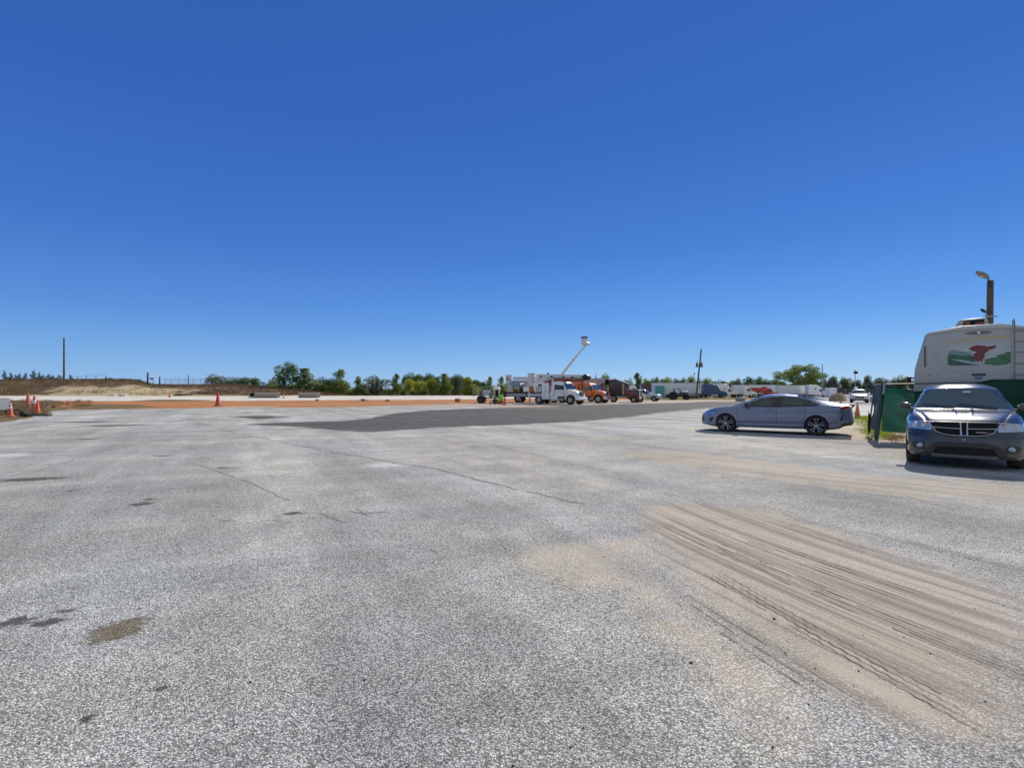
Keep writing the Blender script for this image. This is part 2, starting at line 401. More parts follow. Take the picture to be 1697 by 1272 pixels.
    # new dark asphalt
    pe_ = b.math('ADD', b.attr('patch'), b.math('MULTIPLY', b.math('SUBTRACT', b.noise(flat, 1.1, 6, 0.7), 0.5), b.lin(b.attr('fade'), 0, 1, 1.7, 7.0)))
    pf_ = b.ss(pe_, -0.22, 0.34)
    fv = b.node('ShaderNodeCombineXYZ', [b.math('MULTIPLY', b.node('ShaderNodeSeparateXYZ', [p]).outputs[0], 0.05), b.node('ShaderNodeSeparateXYZ', [p]).outputs[1], 0.0]).outputs[0]
    dust = b.ss(b.noise(fv, 1.6, 5, 0.65), 0.48, 0.75)
    dk = b.math('MULTIPLY', b.lin(cell, 0, 1, 0.042, 0.110), b.lin(mid, 0.3, 0.7, 0.72, 1.32))
    dkc = b.mix(1.0, b.node('ShaderNodeCombineColor', [dk, dk, dk]).outputs[0], (1.04, 1.0, 0.96), 'MULTIPLY')
    dkc = b.mix(b.math('MULTIPLY', dust, b.lin(b.attr('fade'), 0, 1, 0.52, 0.7)), dkc, (0.26, 0.23, 0.20))
    base = b.mix(b.math('MULTIPLY', pf_, 0.97), base, dkc)
    # stains
    wob = b.math('MULTIPLY', b.math('SUBTRACT', b.noise(flat, 7, 7, 0.75), 0.5), 2.6)
    of = b.ss(b.math('ADD', b.attr('oil'), b.math('MULTIPLY', b.math('SUBTRACT', b.noise(flat, 11, 7, 0.75), 0.5), 3.6)), -0.20, 0.40)
    base = b.mix(b.math('MULTIPLY', of, 0.84), base, (0.050, 0.047, 0.040))
    bf = b.ss(b.math('ADD', b.attr('rust'), b.math('MULTIPLY', b.math('SUBTRACT', b.noise(flat, 16, 7, 0.75), 0.5), 4.5)), -0.10, 0.55)
    base = b.mix(b.math('MULTIPLY', bf, 0.82), base, b.mix(cell, (0.085, 0.062, 0.032), (0.22, 0.165, 0.085)))
    wf = b.ss(b.math('ADD', b.attr('pale'), wob), 0.0, 0.7)
    base = b.mix(b.math('MULTIPLY', wf, 0.7), base, (0.66, 0.65, 0.63))
    og = b.math('MULTIPLY', b.ss(b.math('ADD', b.attr('dust'), b.math('MULTIPLY', b.math('SUBTRACT', b.noise(b.scale(flat, (0.25, 1, 1)), 1.0, 5, 0.7), 0.5), 1.3)), 0.2, 0.9), 0.75)
    base = b.mix(og, base, (0.44, 0.29, 0.19))
    b.col(base); b.set(Roughness=0.9, Specular_IOR_Level=0.25)
    h = b.math('SUBTRACT', b.math('MULTIPLY', cell, 0.4), b.math('MULTIPLY', dist, 1.0))
    h = b.math('ADD', h, b.math('MULTIPLY', fine, 0.25))
    h = b.math('MULTIPLY', h, b.math('SUBTRACT', 1.0, b.math('MULTIPLY', sandf, 0.6)))
    b.bump(h, 0.0050)
    z = np.where(y > 60, [min(hz(a, c), 0.0) if c > 60 else 0 for a, c in zip(x, y)], 0.0)
    vs = np.stack([x, y, z], 1)
    fs = [(j*nx+i, j*nx+i+1, (j+1)*nx+i+1, (j+1)*nx+i) for j in range(ny-1) for i in range(nx-1)]
    o = raw('parking_lot', vs.tolist(), fs, b.m, smooth=True)
    for nm, ar in (('sand', band), ('track', trk), ('along', along), ('across', across), ('patch', np.clip(ps, -6, 6)), ('fade', fade), ('oil', np.clip(oil, -3, 1)), ('rust', np.clip(bro, -3, 1)), ('pale', np.clip(wht, -3, 1)), ('dust', org)):
        a = o.data.attributes.new(nm, 'FLOAT', 'POINT'); a.data.foreach_set('value', ar.astype(np.float32))
    struct(o)
lot()

def soil(name, c0, c1, c2, sc=0.8, bump=0.03, thr=(0.5, 0.75)):
    b = NB(name); p = b.pos(); n1 = b.noise(b.scale(p, (0.35, 1, 1)), sc, 6, 0.65); n2 = b.noise(p, sc*9, 4, 0.7)
    c = b.mix(b.ss(n1, .3, .7), c0, c1); c = b.mix(b.math('MULTIPLY', b.ss(b.noise(b.scale(p, (0.12, .5, 1)), sc*.6, 5, .7), .50, .66), .65), c, c2); c = b.mix(b.ss(n2, thr[0], thr[1]), c, c2)
    g = b.lin(b.noise(p, 40, 2), 0.3, 0.7, 0.85, 1.15); c = b.mix(1.0, c, b.node('ShaderNodeCombineColor', [g, g, g]).outputs[0], 'MULTIPLY')
    b.col(c); b.set(Roughness=0.95, Specular_IOR_Level=0.2); b.bump(n2, bump); return b.m
def pts(L): return [G(*q) for q in L]
m_orange = soil('red_clay', (0.36, 0.125, 0.04), (0.52, 0.23, 0.085), (0.40, 0.25, 0.14))
m_white = soil('white_limerock', (0.56, 0.51, 0.44), (0.74, 0.70, 0.62), (0.50, 0.45, 0.37), thr=(0.62, 0.8))
m_weed = soil('brown_weed_soil', (0.11, 0.075, 0.035), (0.24, 0.165, 0.075), (0.16, 0.13, 0.05), 1.5)
m_tan = soil('pale_sand', (0.46, 0.38, 0.28), (0.60, 0.52, 0.41), (0.36, 0.29, 0.2), 1.2)
m_verge = soil('dry_verge_soil', (0.26, 0.21, 0.09), (0.36, 0.30, 0.15), (0.16, 0.16, 0.05), 1.2)
m_conc = soil('old_concrete', (0.50, 0.48, 0.44), (0.62, 0.60, 0.56), (0.42, 0.39, 0.34), 0.5, 0.006, (0.6, 0.8))
m_yard = soil('yard_gravel', (0.30, 0.29, 0.28), (0.40, 0.39, 0.37), (0.26, 0.24, 0.22), 0.5, 0.01)
sheet('sand_road', pts([(-500, 654.6), (-200, 655.2), (60, 656), (330, 656.8), (560, 656), (790, 655.6), (1000, 657), (1000, 660.5), (860, 661), (790, 661.8), (700, 662.3), (600, 662.8), (400, 664.2), (200, 664.6), (60, 664), (-200, 662.5), (-500, 660.5)]), 0.008, m_white, 1.0, 1.2, 4.0)
sheet('dirt_strip', pts([(92, 664.2), (200, 664.3), (400, 664), (600, 662.6), (700, 662.2), (790, 661.6), (900, 660.4), (1060, 659), (1060, 662.4), (1000, 664.4), (900, 666.6), (790, 668), (700, 670), (650, 671.5), (560, 674.4), (470, 675.2), (400, 675.4), (300, 676.4), (200, 677.5), (120, 678.8), (100, 676)]), 0.012, m_orange, 0.9, 0.8, 3.0)
sheet('weed_strip', pts([(222, 663.6), (262, 662.2), (318, 662.4), (352, 663.6), (318, 665), (262, 665.2)]), 0.02, m_weed, 0.8, 0.8, 3.0)
sheet('weed_strip', pts([(104, 676), (150, 669.5), (235, 671), (262, 674), (205, 677), (130, 678.6)]), 0.02, m_weed, 0.8, 0.6, 3.0)
sheet('sand_berm', pts([(355, 675.4), (380, 674.3), (440, 673.8), (464, 674.2), (440, 675.4), (390, 676)]), 0.016, m_tan, 0.12, 0.4, 2.0)
sheet('weedy_soil', pts([(-500, 660), (-100, 662.4), (60, 663.4), (105, 664.6), (150, 668.5), (165, 674), (120, 679), (90, 680), (79, 684), (66, 690), (30, 696), (-10, 701), (-200, 722), (-500, 760)]), 0.008, m_weed, 0.35, 0.5, 2.0)
sheet('sand_shoulder', pts([(880, 667.6), (960, 665), (1060, 661.5), (1230, 659.5), (1300, 660), (1300, 663), (1230, 664), (1130, 666), (1050, 667.8), (990, 669.5), (930, 670.6), (880, 670.5)]), 0.014, m_tan, 0.4, 1.0, 3.0)
sheet('grass_verge', pts([(1062, 657.2), (1120, 656.8), (1200, 656.5), (1235, 656), (1300, 656), (1300, 660.5), (1230, 661.5), (1130, 663), (1062, 663.4)]), 0.022, m_verge, 0.4, 1.0, 4.0)
sheet('yard_gravel_lot', pts([(1000, 653.6), (1900, 653.6), (1900, 673), (1380, 673), (1300, 664), (1300, 657), (1060, 657)]), 0.010, m_yard, 0.3, 2.0, 6.0)
sheet('concrete_pad', pts([(1330, 672), (1900, 672.5), (1900, 694), (1470, 691.5), (1390, 690), (1330, 688)]), 0.014, m_conc, 0.05, 1.0, 4.0)
sheet('sandy_soil', pts([(1385, 688.5), (1470, 691), (1600, 693), (1800, 697), (1800, 745), (1560, 738), (1480, 732.5), (1430, 731), (1390, 728), (1372, 722), (1380, 705)]), 0.005, m_tan, 0.14, 0.25, 0.8)

# cracks and tyre marks as thin ribbons
def ribbon(name, line, w0, mat, wob=0.05, z=0.004, gap=0.0, step=0.07):
    vs, fs = [], []
    P = [Vector(p) for p in line]; n_prev = None
    out = []
    for a, b_ in zip(P[:-1], P[1:]):
        L = (b_-a).length; n = max(2, int(L/step))
        for i in range(n): out.append((a+(b_-a)*(i/n), (b_-a).normalized()))
    tot = len(out)
    for i, (p, d) in enumerate(out):
        nrm = Vector((-d.y, d.x)); q = p+nrm*wob*(fbm(p.x, p.y, 0.9, 4)+0.5*fbm(p.x, p.y, 5, 2))
        ww = w0*(0.55+0.9*abs(fbm(p.x+31, p.y, 2.2, 3)))*min(1, (i+1)/12, (tot-i)/12)
        g = fbm(p.x+7, p.y+3, 1.1, 3) < gap
        if g: n_prev = None; continue
        k = len(vs); vs += [(q.x-nrm.x*ww, q.y-nrm.y*ww, z), (q.x+nrm.x*ww, q.y+nrm.y*ww, z)]
        if n_prev is not None: fs.append((n_prev, n_prev+1, k+1, k))
        n_prev = k
    return struct(raw(name, vs, fs, mat))
m_crack = M('crack_filler', (0.225, 0.205, 0.175), 0.95, 0, 0.3, 9)
m_crack2 = M('crack_grit', (0.27, 0.25, 0.22), 0.95, 0, 0.3, 9)
m_mark = M('tread_mark', (0.21, 0.182, 0.155), 0.95, 0, 0.35, 20)
ribbon('pavement_crack', pts([(300, 696), (345, 704), (385, 716), (430, 724), (500, 739), (600, 757), (720, 777), (830, 803), (950, 830), (1060, 853)]), 0.020, m_crack, 0.10, gap=-0.45)
ribbon('pavement_crack', pts([(0, 794), (70, 778), (150, 753), (230, 736), (320, 718), (400, 704)]), 0.022, m_crack2, 0.08, gap=-0.4)
ribbon('pavement_crack', pts([(250, 768), (330, 771), (400, 795), (480, 832), (560, 860), (640, 905)]), 0.012, m_crack2, 0.06, gap=-0.3)
ribbon('pavement_crack', pts([(560, 826), (640, 870), (700, 900), (800, 985)]), 0.007, m_crack2, 0.05, gap=-0.25)
ribbon('pavement_crack', pts([(470, 830), (600, 850), (680, 846), (760, 870)]), 0.010, m_crack2, 0.06, gap=-0.2)
def arc_marks(name, start, end, n, sp, w0, zig=0.0):
    cx, cy = 21.3, 10.8
    vs, fs = [], []
    (x0, y0), (x1, y1) = G(*start), G(*end)
    r0, r1 = math.hypot(x0-cx, y0-cy), math.hypot(x1-cx, y1-cy)
    a0, a1 = math.atan2(y0-cy, x0-cx) % (2*math.pi), math.atan2(y1-cy, x1-cx) % (2*math.pi)
    st = 240
    for k in range(n):
        prev = None
        for i in range(st+1):
            t = i/st; a = a0+(a1-a0)*t
            r = r0+(r1-r0)*t+(k-(n-1)/2)*sp
            s = a*r
            if zig: r += zig*(abs((s/0.13) % 1-0.5)*2-0.5)
            x, y = cx+r*math.cos(a), cy+r*math.sin(a)
            if fbm(x+k*7, y, 1.6, 3) < -0.28: prev = None; continue
            ww = w0*(0.5+0.9*abs(fbm(x, y+k*5, 4, 3)))*min(1, (i+1)/40, (st-i+1)/40)
            dx, dy = math.cos(a), math.sin(a); q = len(vs)
            vs += [(x-dx*ww, y-dy*ww, 0.004), (x+dx*ww, y+dy*ww, 0.004)]
            if prev is not None: fs.append((prev, prev+1, q+1, q))
            prev = q
    struct(raw(name, vs, fs, m_mark))
arc_marks('tyre_track', (1095, 862), (1760, 1142), 6, 0.042, 0.005)
arc_marks('tyre_track', (1165, 940), (1700, 1240), 4, 0.05, 0.0045, 0.014)
arc_marks('tyre_track', (1150, 862), (1610, 1030), 3, 0.06, 0.0045)
arc_marks('tyre_track', (1280, 862), (1660, 975), 4, 0.055, 0.005)
arc_marks('tyre_track', (1290, 905), (1560, 995), 2, 0.07, 0.006)
arc_marks('tyre_track', (1400, 872), (1720, 950), 3, 0.06, 0.005)
arc_marks('tyre_track', (1120, 985), (1440, 1190), 3, 0.08, 0.004)

# ================================================================ vehicles
def car_paint(name, c, metal=0.35, rough=0.28, dirt=0.35):
    return M(name, c, rough, metal, 0.05, 2.0, coat=0.9, dirt=dirt)
m_rubber = M('tyre_rubber', (0.020, 0.020, 0.02), 0.85, 0, 0.3, 12, dirt=0.10, bump=0.004)
m_black = M('black_plastic', (0.018, 0.018, 0.02), 0.5, 0, 0.2, 8, dirt=0.15)
m_gloss = M('gloss_black', (0.008, 0.008, 0.010), 0.12, 0, 0.1, 5, coat=0.5)
m_void = M('dark_cavity', (0.006, 0.006, 0.007), 0.9)
m_chrome = M('chrome_trim', (0.52, 0.54, 0.58), 0.16, 1.0, 0.04)
m_alloy = M('machined_alloy', (0.42, 0.43, 0.45), 0.32, 0.8, 0.08, 9)
m_silver = M('silver_plastic', (0.42, 0.43, 0.45), 0.40, 0.6, 0.08, 6, dirt=0.3)
m_steelw = M('painted_steel_wheel', (0.55, 0.55, 0.54), 0.5, 0.2, 0.2, 9, dirt=0.5)
m_red = M('red_lens', (0.45, 0.012, 0.012), 0.12, 0, 0.1, 4, coat=0.8)
m_amber = M('amber_lens', (0.75, 0.20, 0.02), 0.15, 0, 0.1, 4, coat=0.8)
m_lens = M('clear_lens', (0.40, 0.47, 0.55), 0.12, 0.55, 0.35, 9, coat=1.0)
m_frame = M('chassis_black', (0.03, 0.03, 0.03), 0.7, 0, 0.3, 6, dirt=0.4)
m_seat = M('seat_cloth', (0.035, 0.033, 0.032), 0.9, 0, 0.2, 20)
g_dark = glass('tinted_window_glass', (0.30, 0.42, 0.42), 0.42)
g_clear = glass('windscreen_glass', (0.42, 0.55, 0.58), 0.28, (.030, .075, .11), 1.7)

def wheel(par, x, y, Rr, wd, style, rim_mat=None, dual=False, z=None):
    """tyre with its rim as a sub-part; the outer face looks away from the centre line"""
    s = 1 if y > 0 else -1; z = Rr if z is None else z
    rr = Rr*(0.735 if style != 'truck' else 0.56)
    mb = MB()
    def tyre(c):
        h = wd/2
        prof = [(rr, -h*.92), (rr*1.04, -h), (Rr*.90, -h*1.02), (Rr*.97, -h*.92), (Rr, -h*.72), (Rr, -h*.06), (Rr*.985, -h*.04), (Rr*.985, h*.04), (Rr, h*.06), (Rr, h*.72), (Rr*.97, h*.92), (Rr*.90, h*1.02), (rr*1.04, h), (rr, h*.92)]
        mb.lathe(prof, c, 'y', 36, True)
    tyre((x, y, z))
    if dual: tyre((x, y-s*wd*1.12, z))
    o = mb.build('wheel', m_rubber, par, smooth=True, ang=30)
    rm = MB(); h = wd/2
    if style == 'spoke':
        rm.lathe([(rr*.985, -h*.8*s), (rr*.93, -h*.8*s), (rr*.93, h*.55*s), (rr*.985, h*.88*s)], (x, y, z), 'y', 36, True)
        for k in range(5):
            for dlt in (-0.16, 0.16):
                a = 2*math.pi*k/5+R(90); a1 = a+dlt; a0 = a+dlt*0.9
                p0 = (x+math.cos(a0)*rr*.16, y+s*h*.62, z+math.sin(a0)*rr*.16); p1 = (x+math.cos(a1+dlt*.6)*rr*.95, y+s*h*.80, z+math.sin(a1+dlt*.6)*rr*.95)
                rm.cyl(p0, p1, rr*.06, rr*.085, 6)
            a = 2*math.pi*k/5+R(90)
            rm.cyl((x+math.cos(a-.27)*rr*.94, y+s*h*.80, z+math.sin(a-.27)*rr*.94), (x+math.cos(a+.27)*rr*.94, y+s*h*.80, z+math.sin(a+.27)*rr*.94), rr*.055, None, 6)
        rm.cyl((x, y+s*h*.35, z), (x, y+s*h*.72, z), rr*.20, rr*.15, 16)
        rim = rm.build('rim', rim_mat or m_alloy, o, smooth=True)
        bk = MB(); bk.cyl((x, y-s*h*.1, z), (x, y+s*h*.1, z), rr*.92, None, 28)
        bk.build('rim_backing', m_void, o)
    else:
        rm.lathe([(rr*1.0, h*.80*s), (rr*.94, h*.92*s), (rr*.88, h*.55*s), (rr*.62, h*.25*s), (rr*.42, h*.30*s), (rr*.36, h*.75*s), (rr*.20, h*.85*s), (0.001, h*.86*s)], (x, y, z), 'y', 28)
        for k in range(8):
            a = 2*math.pi*k/8
            rm.cyl((x+math.cos(a)*rr*.5, y+s*h*.25, z+math.sin(a)*rr*.5), (x+math.cos(a)*rr*.5, y+s*h*.42, z+math.sin(a)*rr*.5), rr*.05, None, 6)
        rm.build('rim', rim_mat or m_steelw, o, smooth=True)
        bk = MB()
        for k in range(8):
            a = 2*math.pi*(k+.5)/8
            bk.cyl((x+math.cos(a)*rr*.74, y+s*h*.30, z+math.sin(a)*rr*.74), (x+math.cos(a)*rr*.74, y+s*h*.46, z+math.sin(a)*rr*.74), rr*.085, None, 8)
        bk.build('vent_hole', m_void, o)
    return o

def car_shell(root, sp):
    """lofted bodywork cut into body, glass, trim and lamps; returns a function giving the flank's y at (x, z)"""
    res = sp['res']; xr, xf = sp['x0'], sp['x1']
    ip = lambda key, x: np.interp(x, [p[0] for p in sp[key]], [p[1] for p in sp[key]])
    def smooth_tab(key):
        xs = np.linspace(xr, xf, 400); v = ip(key, xs); k = sp.get('sm', 9)
        vp = np.pad(v, k, mode='edge'); v2 = np.convolve(vp, np.ones(2*k+1)/(2*k+1), 'valid')
        return xs, v2
    T = {k: smooth_tab(k) for k in ('bot', 'belt', 'w', 'wr', 'top')}
    q = lambda k, x: float(np.interp(x, *T[k]))
    n = int((xf-xr)/res); xs = np.linspace(xr, xf, n+1)
    n1, n2, n3 = sp.get('n', (int(0.75/res), int(0.5/res), int(0.75/res)))
    prof = sp['prof']
    pa, pw = [p[0] for p in prof], [p[1] for p in prof]
    def section(x):
        zb, zs, wd, wr, zt = q('bot', x), q('belt', x), q('w', x), q('wr', x), q('top', x)
        H = max(zt-zs, 0.012); out = []
        for i in range(n1+1):
            a = i/n1; out.append((wd*float(np.interp(a, pa, pw)), zb+a*(zs-zb), 'low'))
        wsh = wd*pw[-1]
        for i in range(1, n2+1):
            b = i/n2; out.append((wsh+(wr-wsh)*b+0.018*math.sin(math.pi*b)*min(1, H/.3), zs+.86*H*b, 'side'))
        for i in range(1, n3+1):
            c = i/n3; out.append((wr*(1-c), zt-.14*H*(1-c)**3, 'roof'))
        return out
    V, FC, ZN = [], [], []
    m = n1+n2+n3+1
    secs = [section(x) for x in xs]
    for sgn in (1, -1):
        o = len(V)
        for x, sec in zip(xs, secs): V += [(x, sgn*y, z) for y, z, _ in sec]
        for i in range(n):
            for j in range(m-1):
                f = (o+i*m+j, o+(i+1)*m+j, o+(i+1)*m+j+1, o+i*m+j+1)
                FC.append(f if sgn < 0 else f[::-1]); ZN.append(secs[0][j+1][2])
    nc = int(1.8/res/2)*2
    for end, x, sec in (('rear', xr, secs[0]), ('front', xf, secs[-1])):
        o = len(V)
        for y, z, _ in sec: V += [(x, y*(2*k/nc-1), z) for k in range(nc+1)]
        for j in range(m-1):
            for k in range(nc):
                f = (o+j*(nc+1)+k, o+j*(nc+1)+k+1, o+(j+1)*(nc+1)+k+1, o+(j+1)*(nc+1)+k)
                FC.append(f if end == 'front' else f[::-1]); ZN.append(end)
    V = np.array(V); FC = np.array(FC); ZN = np.array(ZN)
    # snap the grid to wheel arches and to the outlines of the panes
    for ax, az_, ar in sp['arches']:
        d = np.hypot(V[:, 0]-ax, V[:, 2]-az_); k = (np.abs(d-ar) < res*.72) & (np.abs(V[:, 1]) > .5) & (V[:, 2] < az_+ar+.05)
        V[k, 0] = ax+(V[k, 0]-ax)/d[k]*ar; V[k, 2] = az_+(V[k, 2]-az_)/d[k]*ar
    for pl in sp.get('snap', []):
        for (ax, az_), (bx, bz) in zip(pl, pl[1:]+pl[:1]):
            ex, ez = bx-ax, bz-az_; L2 = ex*ex+ez*ez
            t = ((V[:, 0]-ax)*ex+(V[:, 2]-az_)*ez)/L2; dx = V[:, 0]-ax-t*ex; dz = V[:, 2]-az_-t*ez
            k = (np.hypot(dx, dz) < res*.72) & (t > 0) & (t < 1) & (np.abs(V[:, 1]) > .4)
            V[k, 0] -= dx[k]; V[k, 2] -= dz[k]
    for pl in sp.get('snapf', []):
        for (ay, az_), (by, bz) in zip(pl, pl[1:]+pl[:1]):
            if (ay < 0 or by < 0) and az_ != bz: continue
            ey, ez = by-ay, bz-az_; L2 = ey*ey+ez*ez+1e-12; sg = np.sign(V[:, 1]); ya = np.abs(V[:, 1])
            t = ((ya-ay)*ey+(V[:, 2]-az_)*ez)/L2; dy = ya-ay-t*ey; dz = V[:, 2]-az_-t*ez
            k = (np.hypot(dy, dz) < res*.72) & (t > 0) & (t < 1) & (V[:, 0] > xf-1e-4) & (ya < .84)
            V[k, 1] -= sg[k]*dy[k]; V[k, 2] -= dz[k]
    cen = V[FC].mean(1); wid = np.maximum(0.3, np.interp(cen[:, 0], *T['w']))
    ring = np.zeros(len(FC), int)-1; dead = np.zeros(len(FC), bool)
    for ax, az_, ar in sp['arches']:
        dead |= (np.hypot(cen[:, 0]-ax, cen[:, 2]-az_) < ar) & (np.abs(cen[:, 1]) > .35) & ((ZN == 'low'))
    names = [p[0] for p in sp['parts']]
    own = np.full(len(FC), -1)
    for i, (nm, mt, fn) in enumerate(sp['parts']):
        k = fn(cen[:, 0], cen[:, 1], cen[:, 2], ZN) & (own < 0) & ~dead; own[k] = i
    W = V.copy(); fn = sp['deform']; W = fn(W, T)
    def take(mask, nm, mt, split=False):
        fs = FC[mask]
        if len(fs) == 0: return None
        u, inv = np.unique(fs, return_inverse=True); f2 = inv.reshape(fs.shape)
        me = bpy.data.meshes.new(nm); me.from_pydata(W[u].tolist(), [], f2.tolist()); me.materials.append(mt)
        bm = bmesh.new(); bm.from_mesh(me); bmesh.ops.remove_doubles(bm, verts=bm.verts, dist=2e-4); bm.to_mesh(me); bm.free()
        me.polygons.foreach_set('use_smooth', [True]*len(me.polygons)); me.set_sharp_from_angle(angle=R(sp.get('sharp', 42)))
        o = bpy.data.objects.new(nm, me); C.objects.link(o); o.parent = root; return o
    take((own == -1) & ~dead, 'body', sp['paint'])
    for i, (nm, mt, fn) in enumerate(sp['parts']):
        k = own == i
        if sp.get('lr', True) and nm in ('headlight', 'tail_light', 'front_window', 'rear_window', 'quarter_window', 'side_vent', 'fog_lamp_housing', 'air_intake', 'lower_cladding', 'window_trim', 'front_lip'):
            take(k & (cen[:, 1] > 0), nm, mt); take(k & (cen[:, 1] <= 0), nm, mt)
        else: take(k, nm, mt)
    sd = V[:, 1] > 0.3
    Vs, Ws = V[sd], W[sd]
    def flank(x, z):
        k = np.argmin((Ws[:, 0]-x)**2+(Ws[:, 2]-z)**2); return float(Ws[k, 1])
    def front(y, z):
        k = (W[:, 0] > xf-0.7)
        A = W[k]; d = (A[:, 1]-y)**2+(A[:, 2]-z)**2; near = d < (res*1.5)**2
        return float(A[near, 0].max()) if near.any() else xf
    def top(x, y):
        d = (W[:, 0]-x)**2+(W[:, 1]-y)**2; near = d < (res*1.6)**2
        return float(W[near, 2].max())
    # wheel wells, floor, and an unseen engine-bay box added to stop light leaking
    for ax, az_, ar in sp['arches']:
        for s in (1, -1):
            mb = MB(); yo = s*(sp['W']/2-.04); yi = s*(sp['W']/2-.42)
            P = [(ax+ar*1.01*math.cos(t), az_+ar*1.01*math.sin(t)) for t in np.linspace(R(-25), R(205), 20)]
            vs = [(a, yo, c) for a, c in P]+[(a, yi, c) for a, c in P]; k = len(P)
            mb.add(vs, [(i, i+1, k+i+1, k+i) for i in range(k-1)]+[tuple(range(2*k-1, k-1, -1))])
            mb.build('wheel_well', m_void, root)
    fl = MB(); zf = sp['floor']; fl.box(((xr+xf)/2-.05, 0, zf+.06), (xf-xr-1.0, sp['W']*.84-.5, .05)); fl.box((0, 0, zf+.04), (sp['floorlen'], sp['W']*.86, .05)); fl.box((1.5, 0, zf+.25), (1.1, sp['W']*.8-.45, .4)); fl.build('floor_and_light_block', m_void, root)
    return flank, front, top
def inpoly(px, pz, poly):
    ins = np.zeros(px.shape, bool); n = len(poly)
    for i in range(n):
        ax, ay = poly[i]; bx, by = poly[(i+1) % n]
        c = (ay > pz) != (by > pz)
        ins ^= c & (px < ax+(pz-ay)*(bx-ax)/((by-ay) if by != ay else 1e-9))
    return ins
def grow(poly, d):
    c = np.mean(poly, 0); out = []
    n = len(poly)
    A = sum(poly[i][0]*poly[(i+1) % n][1]-poly[(i+1) % n][0]*poly[i][1] for i in range(n))
    s = 1 if A > 0 else -1
    for i in range(n):
        p0, p1, p2 = np.array(poly[i-1]), np.array(poly[i]), np.array(poly[(i+1) % n])
        e1 = (p1-p0)/np.linalg.norm(p1-p0); e2 = (p2-p1)/np.linalg.norm(p2-p1)
        n1 = np.array((e1[1], -e1[0]))*s; n2 = np.array((e2[1], -e2[0]))*s
        b = n1+n2; b /= max(.5, np.dot(b, n1)); out.append(tuple(p1+b*d))
    return out
def seats(root, xs, w=0.36, zb=0.45, mt=None):
    for x, ys in xs:
        for y in ys:
            mb = MB()
            mb.prism([(x-.05, zb-.1), (x+.45, zb-.05), (x+.45, zb+.08), (x, zb+.06)], y-.24, y+.24)
            mb.prism([(x-.02, zb), (x+.10, zb+.02), (x-.10, zb+.62), (x-.20, zb+.60)], y-.23, y+.23)
            mb.prism([(x-.13, zb+.66), (x-.04, zb+.66), (x-.07, zb+.84), (x-.16, zb+.84)], y-.13, y+.13)
            mb.build('seat', mt or m_seat, root, bevel=0.03)
def mirror(root, x, y, z, body, s):
    mb = MB(); mb.xprism([(y, z-.05), (y+s*.175, z-.06), (y+s*.20, z+.0), (y+s*.18, z+.085), (y+s*.04, z+.09), (y-s*.02, z+.03)], x-.06, x+.07)
    o = mb.build('side_mirror', body, root, bevel=0.025, smooth=True)
    g = MB(); g.xprism([(y+s*.02, z-.03), (y+s*.165, z-.04), (y+s*.17, z+.06), (y+s*.05, z+.07)], x-.064, x-.0605); g.build('mirror_glass', m_chrome, o)
    f = MB(); f.box((x, y-s*.07, z-.045), (.07, .18, .035)); f.build('mirror_stalk', m_black, o, bevel=.01)
def seam(mb, pts_, r=0.0035):
    mb.tube(pts_, r, 4)

